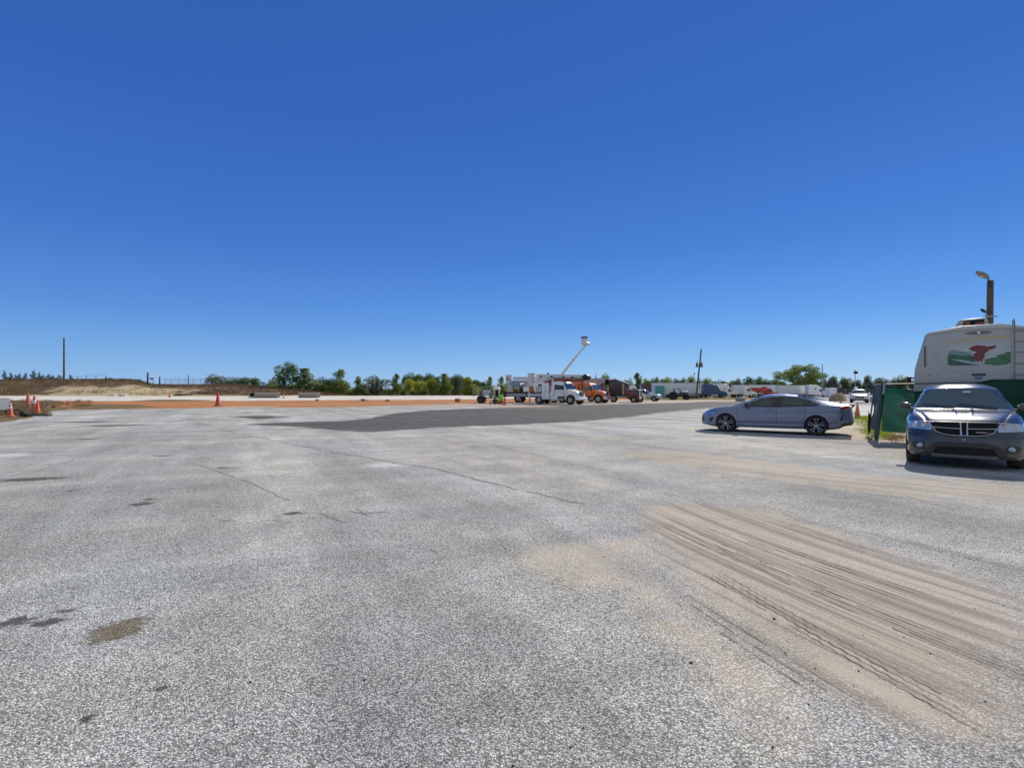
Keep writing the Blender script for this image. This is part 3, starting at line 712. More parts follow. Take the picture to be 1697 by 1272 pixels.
# ---------------------------------------------------------------- grey fastback saloon
def saloon():
    root = thing('parked_sedan', 'blue-grey fastback sedan parked side-on with black alloy-look wheels', 'car', (9.49, 18.73, 0), math.atan2(.528, -.849))
    paint = car_paint('blue_grey_paint', (0.18, 0.215, 0.325), 0.25, 0.30, 0.08)
    win = [(.86, .925), (.58, 1.07), (.28, 1.19), (-.05, 1.248), (-.45, 1.265), (-.85, 1.243), (-1.16, 1.170), (-1.52, 1.03), (-1.35, 1.005), (-.2, .955)]
    out = grow(win, 0.026)
    rw = [(-.70, 1.40), (-1.75, 1.18)]
    sp = dict(res=0.021, x0=-2.50, x1=2.36, W=1.86, floor=.19, floorlen=2.0, paint=paint,
        bot=[(-2.5, .36), (-2.2, .27), (-1.85, .20), (1.8, .19), (2.2, .20), (2.36, .24)],
        belt=[(-2.5, .985), (-2.1, 1.01), (-1.5, .995), (-.3, .945), (.9, .90), (1.5, .84), (2.1, .73), (2.36, .60)],
        w=[(-2.5, .80), (-2.3, .875), (-1.9, .915), (-1.2, .93), (.8, .92), (1.6, .92), (2.1, .885), (2.3, .82), (2.36, .78)],
        wr=[(-2.5, .70), (-2.0, .66), (-1.6, .58), (-1.0, .555), (.0, .56), (.45, .60), (1.05, .74), (1.6, .78), (2.2, .72), (2.36, .66)],
        top=[(-2.5, 1.00), (-2.38, 1.045), (-2.15, 1.06), (-1.85, 1.125), (-1.3, 1.29), (-.9, 1.36), (-.45, 1.398), (-.05, 1.392), (.25, 1.33), (.75, 1.135), (1.15, .985), (1.25, .96), (1.7, .905), (2.1, .81), (2.3, .70), (2.36, .63)],
        sm=4, prof=[(0, .90), (.10, .965), (.22, .965), (.34, .985), (.55, .995), (.68, .985), (.80, 1.0), (.90, .985), (1, .955)],
        arches=[(1.425, .33, .362), (-1.425, .33, .362)], snap=[win, out], sharp=40)
    A = np.abs
    pil = lambda x: ((x > -.30) & (x < -.17)) | ((x > -1.22) & (x < -1.17))
    sp['parts'] = [
        ('front_window', g_dark, lambda x, y, z, n: (n == 'side') & inpoly(x, z, win) & (x > -.17)),
        ('rear_window', g_dark, lambda x, y, z, n: (n == 'side') & inpoly(x, z, win) & (x < -.30) & (x > -1.17)),
        ('quarter_window', g_dark, lambda x, y, z, n: (n == 'side') & inpoly(x, z, win) & (x < -1.22)),
        ('window_trim', m_gloss, lambda x, y, z, n: (n != 'roof') & (n != 'rear') & inpoly(x, z, out)),
        ('windshield', g_clear, lambda x, y, z, n: (n == 'roof') & (x > .22) & (x < 1.08)),
        ('rear_windshield', g_dark, lambda x, y, z, n: (n == 'roof') & (x < -.85) & (x > -1.85) & (A(y) < .60)),
        ('headlight', m_lens, lambda x, y, z, n: (n != 'roof') & (x > 1.98) & (z > .635+.06*(2.36-x)) & (z < .715) & (A(y) > .42) & inpoly(x, z, [(1.92, .72), (2.02, .66), (2.2, .635), (2.5, .62), (2.5, .70), (2.15, .735)])),
        ('grille', m_gloss, lambda x, y, z, n: (n == 'front') & (A(y) < .62) & (z > .36) & (z < .60)),
        ('air_intake', m_black, lambda x, y, z, n: (n != 'roof') & inpoly(x, z, [(2.16, .52), (2.24, .40), (2.33, .33), (2.34, .47), (2.28, .53)]) & (A(y) > .5)),
        ('tail_light', m_red, lambda x, y, z, n: inpoly(x, z, [(-2.14, .985), (-2.2, .885), (-2.38, .90), (-2.6, .93), (-2.6, .985), (-2.4, .995)])),
        ('side_vent', m_gloss, lambda x, y, z, n: (n == 'low') & inpoly(x, z, [(-2.13, .50), (-2.19, .48), (-2.34, .70), (-2.30, .72)])),
        ('diffuser', m_black, lambda x, y, z, n: (n != 'roof') & inpoly(x, z, [(-1.95, .19), (-2.1, .28), (-2.3, .42), (-2.6, .50), (-2.6, .1), (-1.95, .1)])),
        ('front_lip', m_black, lambda x, y, z, n: (n != 'roof') & (x > 1.85) & (z < .235)),
    ]
    def deform(V, T):
        t = sstep(1.70, 2.36, V[:, 0]); w = np.clip(A(V[:, 1])/.80, 0, 1.2)
        V[:, 0] -= t*.34*w**3
        V[:, 0] += sstep(2.0, 2.36, V[:, 0])*np.interp(V[:, 2], [.2, .32, .5, .62, .70], [.0, .04, .03, 0, -.03])
        r = sstep(-2.0, -2.50, V[:, 0]); r = np.clip((-2.0-V[:, 0])/.5, 0, 1); r = r*r*(3-2*r)
        V[:, 0] += r*.16*w**3
        V[:, 0] -= r*np.interp(V[:, 2], [.3, .5, .75, .92, 1.0, 1.05], [-.06, .03, -.02, -.04, .05, .06])
        return V
    sp['deform'] = deform
    flank, front, top = car_shell(root, sp)
    for x in (1.425, -1.425):
        for s in (1, -1): wheel(root, x, s*.815, .33, .235, 'spoke')
    for s in (1, -1): mirror(root, .70, s*.90, .985, m_gloss, s)
    for s in (1, -1):
        mb = MB()
        for L in ([(1.02, .86), (1.00, .40), (.88, .24)], [(-.235, .93), (-.235, .24)], [(-1.10, .98), (-1.12, .72), (-1.02, .50), (-.95, .24)], [(.88, .24), (-.95, .24)]):
            P = []
            for (a, c), (b_, d) in zip(L[:-1], L[1:]):
                for i in range(9):
                    t = i/8; x = a+(b_-a)*t; z = c+(d-c)*t; P.append((x, s*(flank(x, z)+.0005), z))
            seam(mb, P, .005)
        mb.build('door_seam', m_void, root)
    for s in (1, -1):
        for x in (-.02, -.98):
            y = flank(x, .83); hd = MB(); hd.tube([(x-.10, s*(y+.01), .835), (x-.08, s*(y+.028), .835), (x+.08, s*(y+.028), .83), (x+.10, s*(y+.01), .83)], .014, 6); hd.build('door_handle', paint, root, smooth=True)
    # lip spoiler and its lamp bar, exhaust and plate
    b = MB(); b.prism([(-2.30, 1.055), (-2.42, 1.05), (-2.56, 1.085), (-2.57, 1.07), (-2.47, 1.025), (-2.34, 1.03)], -.66, .66); b.build('spoiler', m_black, root, bevel=.006)
    b = MB(); b.box((-2.525, 0, .74), (.01, .36, .13)); b.build('licence_plate', M('plate_white', (.7, .7, .68), .5), root)
    b = MB(); b.box((0, 0, .45), (2.5, 1.45, .06)); b.prism([(.55, .85), (1.1, .88), (1.1, .6), (.75, .6)], -.72, .72); b.build('dashboard', m_seat, root)
    seats(root, [(.05, (.38, -.38)), (-.95, (.4, 0, -.4))], zb=.5)
    b = MB(); b.lathe([(.17+.015*math.cos(a), .015*math.sin(a)) for a in np.linspace(0, 2*math.pi, 7)[:-1]], (.50, .38, .90), 'x', 18, True); b.build('steering_wheel', m_seat, root)
saloon()

# ---------------------------------------------------------------- dark blue-grey crossover
def crossover():
    root = thing('parked_suv', 'dark slate-blue SUV parked facing the camera with chrome cross-bar grille', 'car', (10.20, 11.66, 0), math.atan2(-.77, -.64))
    paint = car_paint('slate_blue_paint', (0.027, 0.032, 0.046), 0.25, 0.17, 0.22)
    win = [(.86, 1.09), (.52, 1.32), (.30, 1.45), (-.4, 1.52), (-1.3, 1.51), (-2.0, 1.45), (-2.15, 1.20), (-1.8, 1.14), (-.4, 1.09)]
    out = grow(win, 0.03)
    sp = dict(res=0.0155, x0=-2.45, x1=2.30, W=1.83, floor=.24, floorlen=2.0, paint=paint,
        bot=[(-2.45, .40), (-2.1, .30), (1.7, .25), (2.1, .23), (2.3, .22)],
        belt=[(-2.45, 1.14), (-1.5, 1.12), (.6, 1.07), (1.4, 1.02), (2.0, .95), (2.30, .87)],
        w=[(-2.45, .86), (-2.2, .90), (-1.4, .915), (1.6, .915), (2.1, .90), (2.30, .86)],
        wr=[(-2.45, .62), (-1.8, .60), (.0, .60), (.4, .62), (.8, .72), (1.15, .80), (1.9, .80), (2.3, .76)],
        top=[(-2.45, 1.24), (-2.35, 1.46), (-2.2, 1.60), (-1.6, 1.665), (-.6, 1.685), (.0, 1.66), (.30, 1.585), (.80, 1.31), (1.13, 1.135), (1.25, 1.115), (1.7, 1.07), (2.05, 1.00), (2.22, .945), (2.30, .89)],
        sm=5, prof=[(0, .93), (.06, .97), (.16, .985), (.26, .965), (.40, .985), (.60, 1.0), (.78, 1.0), (.92, .985), (1, .955)],
        arches=[(1.445, .36, .405), (-1.445, .36, .405)], snap=[win, out], sharp=38)
    A = np.abs
    # shapes on the front end are laid out in (|y|, z)
    hl = [(.49, .735), (.85, .755), (.93, .77), (.93, .86), (.80, .895), (.52, .912), (.47, .82)]
    gr = [(-.01, .635), (.30, .65), (.42, .70), (.475, .80), (.50, .915), (-.01, .915)]
    lo = [(-.01, .265), (.40, .265), (.47, .30), (.40, .425), (-.01, .435)]
    lob = [(-.01, .235), (.45, .235), (.60, .275), (.62, .31), (.47, .49), (.36, .515), (-.01, .52)]
    fog = [(.56, .345), (.74, .36), (.80, .40), (.78, .485), (.60, .49)]
    skid = [(-.01, .215), (.46, .215), (.50, .245), (.46, .285), (-.01, .285)]
    sp['snapf'] = [hl, gr, lob, lo, fog, skid]
    fr = lambda x, n: (n == 'front') | ((n == 'low') & (x > 1.9))
    sp['parts'] = [
        ('front_window', g_dark, lambda x, y, z, n: (n == 'side') & inpoly(x, z, win) & (x > -.22)),
        ('rear_window', g_dark, lambda x, y, z, n: (n == 'side') & inpoly(x, z, win) & (x < -.30) & (x > -1.25)),
        ('quarter_window', g_dark, lambda x, y, z, n: (n == 'side') & inpoly(x, z, win) & (x < -1.33)),
        ('window_trim', m_gloss, lambda x, y, z, n: ((n == 'side')) & inpoly(x, z, out)),
        ('windshield', g_clear, lambda x, y, z, n: (n == 'roof') & (x > .31) & (x < 1.10) & (A(y) < np.interp(x, [.31, 1.1], [.585, .765]))),
        ('windshield_trim', m_gloss, lambda x, y, z, n: (n == 'roof') & (x > .285) & (x < 1.14) & (A(y) < np.interp(x, [.31, 1.1], [.61, .80]))),
        ('rear_windshield', g_dark, lambda x, y, z, n: (n == 'rear') & (z > 1.16) & (A(y) < .62)),
        ('headlight', m_lens, lambda x, y, z, n: fr(x, n) & inpoly(A(y), z, hl) & (x > 1.96)),
        ('upper_grille', m_void, lambda x, y, z, n: fr(x, n) & inpoly(A(y), z, gr)),
        ('skid_plate', m_silver, lambda x, y, z, n: fr(x, n) & inpoly(A(y), z, skid)),
        ('lower_grille', m_void, lambda x, y, z, n: fr(x, n) & inpoly(A(y), z, lo)),
        ('bumper_insert', m_black, lambda x, y, z, n: fr(x, n) & inpoly(A(y), z, lob)),
        ('fog_lamp_housing', m_black, lambda x, y, z, n: fr(x, n) & inpoly(A(y), z, fog)),
        ('tail_light', m_red, lambda x, y, z, n: (n != 'roof') & (x < -2.2) & (z > .85) & (z < 1.08) & (A(y) > .55)),
        ('lower_cladding', m_black, lambda x, y, z, n: (n == 'low') & (z < .30) & (x < 1.0) | ((n == 'rear') & (z < .5))),
    ]
    def deform(V, T):
        t = np.clip((V[:, 0]-1.35)/.95, 0, 1); t = t*t*(3-2*t); w = np.clip(A(V[:, 1])/.86, 0, 1.15)
        V[:, 0] -= t*.27*w**4
        t2 = np.clip((V[:, 0]-1.6)/.5, 0, 1)
        V[:, 0] += t2*np.interp(V[:, 2], [.2, .28, .45, .62, .66, .92, .95], [-.02, .08, .10, .075, .045, -.01, -.02])
        # raised hood creases
        hd = (V[:, 0] > 1.15) & (V[:, 2] > .9)
        V[hd, 2] += .009*np.exp(-((A(V[hd, 1])-np.interp(V[hd, 0], [1.15, 2.2], [.145, .11]))/.02)**2)*np.clip((2.0-V[hd, 0])/.5, 0, 1)*np.clip((V[hd, 0]-1.14)/.08, 0, 1)
        V[hd, 2] -= .006*np.exp(-((A(V[hd, 1])-np.interp(V[hd, 0], [1.15, 2.2], [.78, .56]))/.03)**2)
        r = np.clip((-2.05-V[:, 0])/.4, 0, 1); r = r*r*(3-2*r)
        V[:, 0] += r*.14*w**3
        return V
    sp['deform'] = deform
    flank, front, top = car_shell(root, sp)
    for x in (1.445, -1.445):
        for s in (1, -1): wheel(root, x, s*.79, .36, .235, 'spoke', m_silver)
    for s in (1, -1): mirror(root, .86, s*.87, 1.165, paint, s)
    # chrome cross-bar grille: surround, horizontal and twin upright bars
    def fx(y, z, d=.012): return front(y, z)+d
    g = MB()
    for s in (1, -1):
        P = [(0, .648), (.18, .652), (.31, .668), (.41, .712), (.465, .80)]
        g.tube([(fx(s*y, z), s*y, z) for y, z in P], .010, 6)
        g.tube([(fx(s*y, z), s*y, z) for y, z in [(.055, .782), (.2, .785), (.34, .79), (.47, .80)]], .011, 6)
        g.tube([(fx(s*y, z), s*y, z) for y, z in [(.038, .655), (.045, .72), (.048, .78), (.048, .85), (.05, .905)]], .017, 6)
    g.build('grille_cross_bar', m_chrome, root, smooth=True)
    g = MB()
    for k in range(9):
        z = .672+k*.029
        if abs(z-.785) < .02: continue
        yl = .40 if z < .72 else .45
        g.tube([(fx(y, z, .002), y, z) for y in (-yl, -.33, -.2, -.07, 0, .07, .2, .33, yl)], .0035, 4)
    g.build('grille_mesh', m_black, root)
    b = MB(); b.box((fx(.27, .72, .012), .25, .722), (.006, .16, .016)); b.build('grille_badge', m_silver, root)
    b = MB(); b.box((fx(.36, .72, .012), .36, .727), (.006, .05, .012)); b.build('grille_badge', m_red, root)
    g = MB()
    for k in range(6):
        z = .285+k*.025; g.tube([(fx(y, z, .0), y, z) for y in np.linspace(-.40, .40, 9)], .004, 4)
    g.build('lower_grille_mesh', m_black, root)
    for s in (1, -1):
        y = .665*s; x = front(y, .425)
        f = MB(); f.lathe([(.052, .0), (.05, .025), (.043, .03), (.001, .034)], (x-.012, y, .425), 'x', 18); o = f.build('fog_lamp', m_lens, root, smooth=True)
        f = MB(); f.lathe([(.064, 0), (.064, .022), (.052, .026), (.052, 0)], (x-.014, y, .425), 'x', 18, True); f.build('fog_lamp_ring', m_gloss, o, smooth=True)
        # reflectors behind the headlamp lens, amber corner
        for yy, zz, rr, mt, nm in ((.60, .83, .050, m_chrome, 'headlamp_reflector'), (.735, .825, .058, m_chrome, 'headlamp_reflector'), (.555, .885, .022, m_amber, 'turn_signal')):
            x = front(s*yy, zz); f = MB(); f.lathe([(rr, -.01), (rr*.92, .006), (rr*.6, .002), (rr*.35, .008), (.001, .011)], (x-.002, s*yy, zz), 'x', 16); f.build(nm, mt, root, smooth=True)
    # dark hood gap over grille and lamps, panel seams
    m = MB()
    seam(m, [(front(y, .93)+.002, y, .93+.01*(1-(y/.8)**2)) for y in np.linspace(-.56, .56, 21)], .006); m.build('hood_gap', m_void, root); m = MB()
    for s in (1, -1):
        P = []
        for x in np.linspace(1.12, 2.0, 10):
            y = np.interp(x, [1.12, 2.0], [.79, .60]); P.append((x, s*y, top(x, s*y)+.001))
        seam(m, P, .006)
        for L in ([(1.0, 1.04), (.98, .60), (.90, .32)], [(-.26, 1.08), (-.26, .32)], [(-1.15, 1.10), (-1.2, .8), (-1.0, .6), (-.95, .32)]):
            P = []
            for (a, c), (b_, d) in zip(L[:-1], L[1:]):
                for i in range(9):
                    t = i/8; x = a+(b_-a)*t; z = c+(d-c)*t; P.append((x, s*(flank(x, z)+.0005), z))
            seam(m, P, .005)
        m.build('panel_seam', m_void, root); m = MB()
    for y0, y1 in ((.55, -.05), (-.12, -.66)):
        wp = MB(); wp.tube([(1.10-.12*t, y0+(y1-y0)*t, top(1.10-.12*t, y0+(y1-y0)*t)+.012) for t in (0, .33, .66, 1)], .009, 5)
        wp.build('wiper', m_black, root)
    b = MB(); b.box((.42, 0, 1.46), (.02, .24, .065)); b.build('interior_mirror', m_black, root, bevel=.01)
    b = MB(); b.box((.46, .06, 1.33), (.02, .07, .10)); b.build('air_freshener', M('yellow_card', (.55, .60, .10), .6), root)
    b = MB(); b.box((.50, .10, 1.49), (.004, .13, .035), Matrix.Rotation(R(-30), 3, 'Y')); b.build('windshield_sticker', M('sticker_white', (.7, .72, .72), .6), root)
    b = MB(); b.prism([(.62, 1.05), (1.05, 1.07), (1.0, .7), (.7, .7)], -.74, .74); b.build('dashboard', m_seat, root)
    seats(root, [(.0, (.38, -.38)), (-1.0, (.42, 0, -.42))], zb=.62)
    b = MB(); b.lathe([(.18+.016*math.cos(a), .016*math.sin(a)) for a in np.linspace(0, 2*math.pi, 7)[:-1]], (.55, .38, 1.05), 'x', 18, True); b.build('steering_wheel', m_seat, root)
    b = MB(); b.box((front(0, .6)+.003, 0, .578), (.004, .05, .018)); b.build('front_emblem', m_silver, root)
crossover()

# ---------------------------------------------------------------- trucks and trailers
def pn(name, c, rough=0.35, dirt=0.45): return M(name, c, rough, 0.0, 0.06, 2.0, coat=0.4, dirt=dirt)
p_white = pn('white_truck_paint', (0.86, 0.86, 0.85)); p_orange = pn('orange_truck_paint', (0.72, 0.17, 0.02)); p_navy = pn('navy_truck_paint', (0.02, 0.075, 0.20), .3, .2)
p_red = pn('red_truck_paint', (0.52, 0.025, 0.03)); p_grey = pn('light_grey_paint', (0.50, 0.50, 0.52)); p_dump = pn('chip_body_grey', (0.40, 0.39, 0.41))
p_teal = pn('teal_container_paint', (0.05, 0.36, 0.40)); p_maroon = pn('maroon_paint', (0.115, 0.022, 0.035)); p_black = pn('black_truck_paint', (0.014, 0.014, 0.017), .4, .12)
p_silver = car_paint('silver_pickup_paint', (0.46, 0.47, 0.50), 0.4, .3, .3); p_trail = M('white_trailer_side', (0.74, 0.77, 0.82), 0.45, 0, 0.06, 1.0, dirt=0.35)
p_glass = M('dark_cab_glass', (0.02, 0.035, 0.045), 0.05, 0, 0.1, 3, coat=0.6)
p_fibre = M('fibreglass_boom', (0.70, 0.69, 0.68), 0.5, 0, 0.12, 3, dirt=0.3); p_rust = M('rusty_steel', (0.30, 0.095, 0.035), 0.75, 0.1, 0.4, 5)
p_wood = M('weathered_pole_wood', (0.10, 0.085, 0.07), 0.9, 0, 0.35, 5, bump=0.01); p_conc = M('cast_concrete', (0.36, 0.325, 0.26), 0.9, 0, 0.18, 4, bump=0.01)
p_cone = M('cone_orange', (0.70, 0.085, 0.012), 0.55, 0, 0.14, 8, dirt=0.35); p_coneold = M('faded_cone_orange', (0.58, 0.15, 0.09), 0.7, 0, 0.2, 8, dirt=0.4)
p_refl = M('reflective_collar', (0.72, 0.72, 0.70), 0.35, 0, 0.08, 8, dirt=0.3); p_galv = M('galvanised_steel', (0.36, 0.38, 0.39), 0.45, 0.7, 0.15, 6)
p_lime = M('lime_plastic', (0.24, 0.62, 0.05), 0.5, 0, 0.1, 6); p_tank = M('polished_tank', (0.6, 0.61, 0.63), .25, .9, .08, 4)

def cab_wheels(root, axles, Rr=.50, tw=2.05, wd=.27):
    for x, dual in axles:
        for s in (1, -1): wheel(root, x, s*(tw/2-.0), Rr, wd, 'truck', None, dual)
def conv_cab(root, x0, paint, hood_len=1.55, h=2.55, wid=2.2, cabl=1.55, base=.85, cap=True):
    """bonneted truck cab: x0 is the back of the cab"""
    f = x0+cabl; hw = wid/2
    b = MB(); b.prism([(x0, base), (f+.05, base), (f+.30, h*.63), (f-.12, h*.93), (f-.38, h), (x0+.06, h), (x0, h-.08)], -hw, hw, lambda x, z: 1-.10*max(0, (z-h*.62)/(h*.38)))
    cab = b.build('cab', paint, root, bevel=.05)
    b = MB(); e = f+hood_len
    b.prism([(f+.0, base-.12), (e-.05, base-.15), (e, base+.15), (e-.06, h*.50), (e-.30, h*.565), (f+.30, h*.655), (f, h*.65)], -hw*.80, hw*.80, lambda x, z: 1-.16*max(0, (x-f)/hood_len))
    hood = b.build('hood', paint, root, bevel=.06)
    ax = f+hood_len*.52
    for s in (1, -1):
        b = MB(); P = [(ax+.70*math.cos(t), .52+.66*math.sin(t)) for t in np.linspace(R(-5), R(185), 14)]; Q = [(ax+.56*math.cos(t), .52+.555*math.sin(t)) for t in np.linspace(R(185), R(-5), 14)]
        b.prism(P+Q, s*hw*.52, s*hw*1.0); b.build('fender', paint, hood, bevel=.03)
        b = MB(); b.box((e-.10, s*hw*.56, base+.28), (.14, .34, .22)); b.build('headlight', m_lens, root, bevel=.03)
        b = MB(); b.prism([(x0+.42, h*.64), (f+.10, h*.64), (f-.17, h*.90), (x0+.42, h*.90)], s*(hw*.985-.005), s*(hw*.985+.004), None)
        # the pane leans in with the cab side
        b.v = [(x, y-s*hw*.10*max(0, (z-h*.62)/(h*.38)) if True else y, z) for x, y, z in b.v]
        b.build('door_window', p_glass, cab)
        b = MB(); b.tube([(x0+.38, s*(hw+.004), base+.04), (x0+.38, s*(hw+.004), h*.62)], .012, 4); b.tube([(f-.02, s*(hw+.004), base+.04), (f+.02, s*(hw+.004), h*.62)], .012, 4); b.box((x0+.52, s*(hw+.02), h*.56), (.16, .03, .05)); b.build('door_seam', m_black, cab)
        b = MB(); b.box((f+.02, s*(hw+.24), h*.74), (.10, .20, .46)); b.tube([(f+.08, s*(hw-.02), h*.66), (f+.04, s*(hw+.20), h*.66)], .02, 5); b.build('side_mirror', m_black, root, bevel=.02)
    b = MB(); b.prism([(f+.285, h*.655), (f+.30, h*.655), (f-.105, h*.915), (f-.12, h*.915)], -hw*.86, hw*.86, lambda x, z: 1-.08*max(0, (z-h*.62)/(h*.38))); b.v = [(x+.02, y, z+.012) for x, y, z in b.v]; b.build('windshield', p_glass, cab)
    b = MB(); b.box((e-.005, 0, base+.26), (.03, hw*.86, .52)); g = b.build('grille', m_black, hood, bevel=.01)
    b = MB()
    for k in range(5): b.box((e+.012, 0, base+.06+k*.1), (.02, hw*.8, .02))
    b.build('grille_bar', m_chrome, g)
    b = MB(); b.prism([(e-.20, base-.38), (e+.14, base-.38), (e+.18, base-.25), (e+.14, base-.08), (e-.2, base-.08)], -hw*.98, hw*.98); b.build('bumper', paint if cap else m_chrome, root, bevel=.03)
    return cab, hood, ax, e
def frame_rails(root, x0, x1, z=.82):
    b = MB()
    for s in (1, -1): b.box(((x0+x1)/2, s*.42, z), (x1-x0, .09, .25))
    for k in range(5): b.box((x0+(x1-x0)*k/4*.98+.05, 0, z), (.1, .8, .16))
    b.build('chassis', m_frame, root)
def bucket(mb_parent, c, mat, name='bucket'):
    b = MB(); x, y, z = c
    b.lathe([(.28, 0), (.36, .03), (.40, 1.02), (.44, 1.05), (.44, 1.10), (.37, 1.10), (.33, .08), (.001, .08)], (x, y, z), 'z', 14)
    return b.build(name, mat, mb_parent, smooth=True)
def boom_beam(root, p0, p1, w, h, mat, name):
    p0, p1 = Vector(p0), Vector(p1); d = p1-p0
    q = d.to_track_quat('X', 'Z').to_matrix()
    b = MB(); b.box((p0+p1)/2, (d.length, w, h), q); return b.build(name, mat, root, bevel=.03)

CL = [M('clutter_dark', (.03, .03, .035), .8, 0, .4, 6), M('clutter_orange', (.55, .15, .03), .7, 0, .3, 6), M('clutter_grey', (.28, .28, .29), .7, 0, .3, 6), M('clutter_brown', (.16, .10, .06), .8, 0, .4, 6)]
def clutter(t, spots, z, seed):
    '''coils, drums and bags lying on a working truck's deck'''
    rd = random.Random(seed)
    for i, (x, y) in enumerate(spots):
        k = MB(); q = i % 3
        if q == 0:
            for j in range(4): k.lathe([(.26+.04*math.cos(a), .05+.075*j+.04*math.sin(a)) for a in np.linspace(0, 2*math.pi, 7)[:-1]], (x, y, z), 'z', 14, True)
            nm = 'hose_coil'
        elif q == 1: k.lathe([(.001, 0), (.22, 0), (.24, .05), (.22, .3), (.24, .33), (.22, .62), (.001, .64)], (x, y, z), 'z', 12); nm = 'drum'
        else: k.prism([(x-.3, z), (x+.3, z), (x+.34, z+.2), (x+.1, z+.42), (x-.22, z+.36), (x-.33, z+.18)], y-.2, y+.2); nm = 'gear_bag'
        k.build(nm, CL[rd.randrange(4)], t, bevel=0 if q < 2 else .05, smooth=True)
# white bucket truck in front
def bucket_truck():
    t = thing('bucket_truck', 'white bonneted bucket truck with its boom stowed over the cab', 'truck', (3.99, 56.0, 0), R(-35))
    conv_cab(t, .95, p_white, 1.55, 2.44)
    cab_wheels(t, [(3.28, False), (-.55, True)], .49); frame_rails(t, -2.6, 3.3)
    b = MB(); b.box((-1.1, 0, 1.22), (3.6, 2.3, .14)); b.build('deck', m_frame, t, bevel=.02)
    b = MB(); b.box((.30, -1.0, 1.40), (.85, .42, 1.75)); ub = b.build('utility_box', p_white, t, bevel=.03)
    b = MB(); b.tube([(.30, -1.215, .58), (.30, -1.215, 2.2)], .012, 4); b.box((.42, -1.222, 1.42), (.05, .02, .14)); b.build('box_handle', m_black, ub)
    b = MB(); b.box((-.55, -1.0, 1.62), (.7, .40, .66)); b.build('tool_bin', p_grey, t, bevel=.03)
    b = MB(); b.box((-2.0, -.95, 1.62), (1.1, .40, .55)); b.build('tool_bin', p_white, t, bevel=.03)
    b = MB(); b.box((1.35, -1.02, .62), (.95, .42, .50)); b.build('fuel_tank', p_tank, t, bevel=.06)
    b = MB(); b.cyl((-.35, 0, 1.25), (-.35, 0, 2.45), .38, .30, 14); b.box((-.35, 0, 2.65), (.8, .62, .5)); tr = b.build('turret', p_fibre, t, bevel=.03)
    boom_beam(t, (-1.55, .08, 3.02), (4.55, .08, 2.84), .40, .54, p_fibre, 'lower_boom')
    b = MB()
    for x in (-.9, .4, 1.9, 3.0, 4.2): b.box((x, -.14, 2.97-.03*x), (.22, .03, .16))
    b.build('boom_bracket', m_black, t)
    b = MB(); b.cyl((4.6, -.32, 2.84), (4.6, .42, 2.84), .33, .33, 16); b.build('boom_knuckle', m_black, t, bevel=.03)
    boom_beam(t, (4.5, -.42, 2.52), (1.0, -.42, 2.58), .26, .30, p_rust, 'upper_boom')
    boom_beam(t, (1.0, -.42, 2.59), (-1.4, -.42, 2.50), .22, .24, p_fibre, 'boom_tip')
    bk = bucket(t, (-1.95, -.45, 2.28), p_fibre)
    b = MB(); b.tube([(-1.62, -.42, 2.5), (-1.62, -.42, 1.3)], .05, 6); b.build('bucket_rest', m_frame, t)
    b = MB()
    for x in (2.45, 3.95): b.tube([(x, -.42, 2.5), (x+.05, -.42, 1.0)], .035, 5)
    b.build('boom_prop', m_black, t)
    b = MB(); b.tube([(.72, -1.0, 2.6), (.72, -1.0, .9)], .05, 6); b.tube([(.72, 1.0, 2.6), (.72, 1.0, .9)], .05, 6); b.tube([(.72, -1, 2.58), (.72, 1, 2.58)], .05, 6); b.build('cab_guard', m_frame, t)
    b = MB()
    for k in range(5): b.tube([(-2.7, -1.0+k*.5, 1.3), (-2.7, -1.0+k*.5, 1.75)], .02, 4)
    b.tube([(-2.7, -1, 1.75), (-2.7, 1, 1.75)], .025, 4); b.build('tail_rail', m_frame, t)
    b = MB(); b.cyl((-.15, .2, 3.2), (-.15, .2, 3.42), .12, .1, 10); b.build('work_lamp', m_black, t)
    clutter(t, [(-2.3, -.4), (-1.5, .5), (-.9, .3), (.0, -.6), (-1.6, -1.0)], 1.29, 5)
    b = MB(); b.tube([(.55, -.15, 3.0), (.9, -.3, 2.75), (1.6, -.36, 2.80), (2.4, -.30, 2.74), (3.4, -.36, 2.78), (4.2, -.3, 2.70)], .035, 6); b.tube([(-1.2, -.2, 2.7), (-.6, -.35, 2.5), (.2, -.3, 2.72)], .04, 6); b.build('hydraulic_hose', m_black, t)
    for x in (-1.75, .95):
        b = MB(); b.box((x, -1.12, .75), (.16, .16, 1.1)); b.box((x, -1.16, .17), (.34, .3, .06)); b.build('outrigger', p_white, t, bevel=.02)
    b = MB(); b.box((-.9, -1.17, .98), (2.2, .05, .32)); b.build('side_skirt', p_grey, t, bevel=.01)
    b = MB(); b.cyl((2.0, -.6, 2.44), (2.0, -.6, 2.58), .07, .05, 10); b.build('beacon', m_amber, t, smooth=True)
    b = MB(); b.box((.3, -.72, 2.42), (.5, .3, .22)); b.box((.78, -.85, 2.2), (.14, .22, .5)); b.build('load', M('faded_red_gear', (.4, .06, .06), .7), t, bevel=.03)
bucket_truck()
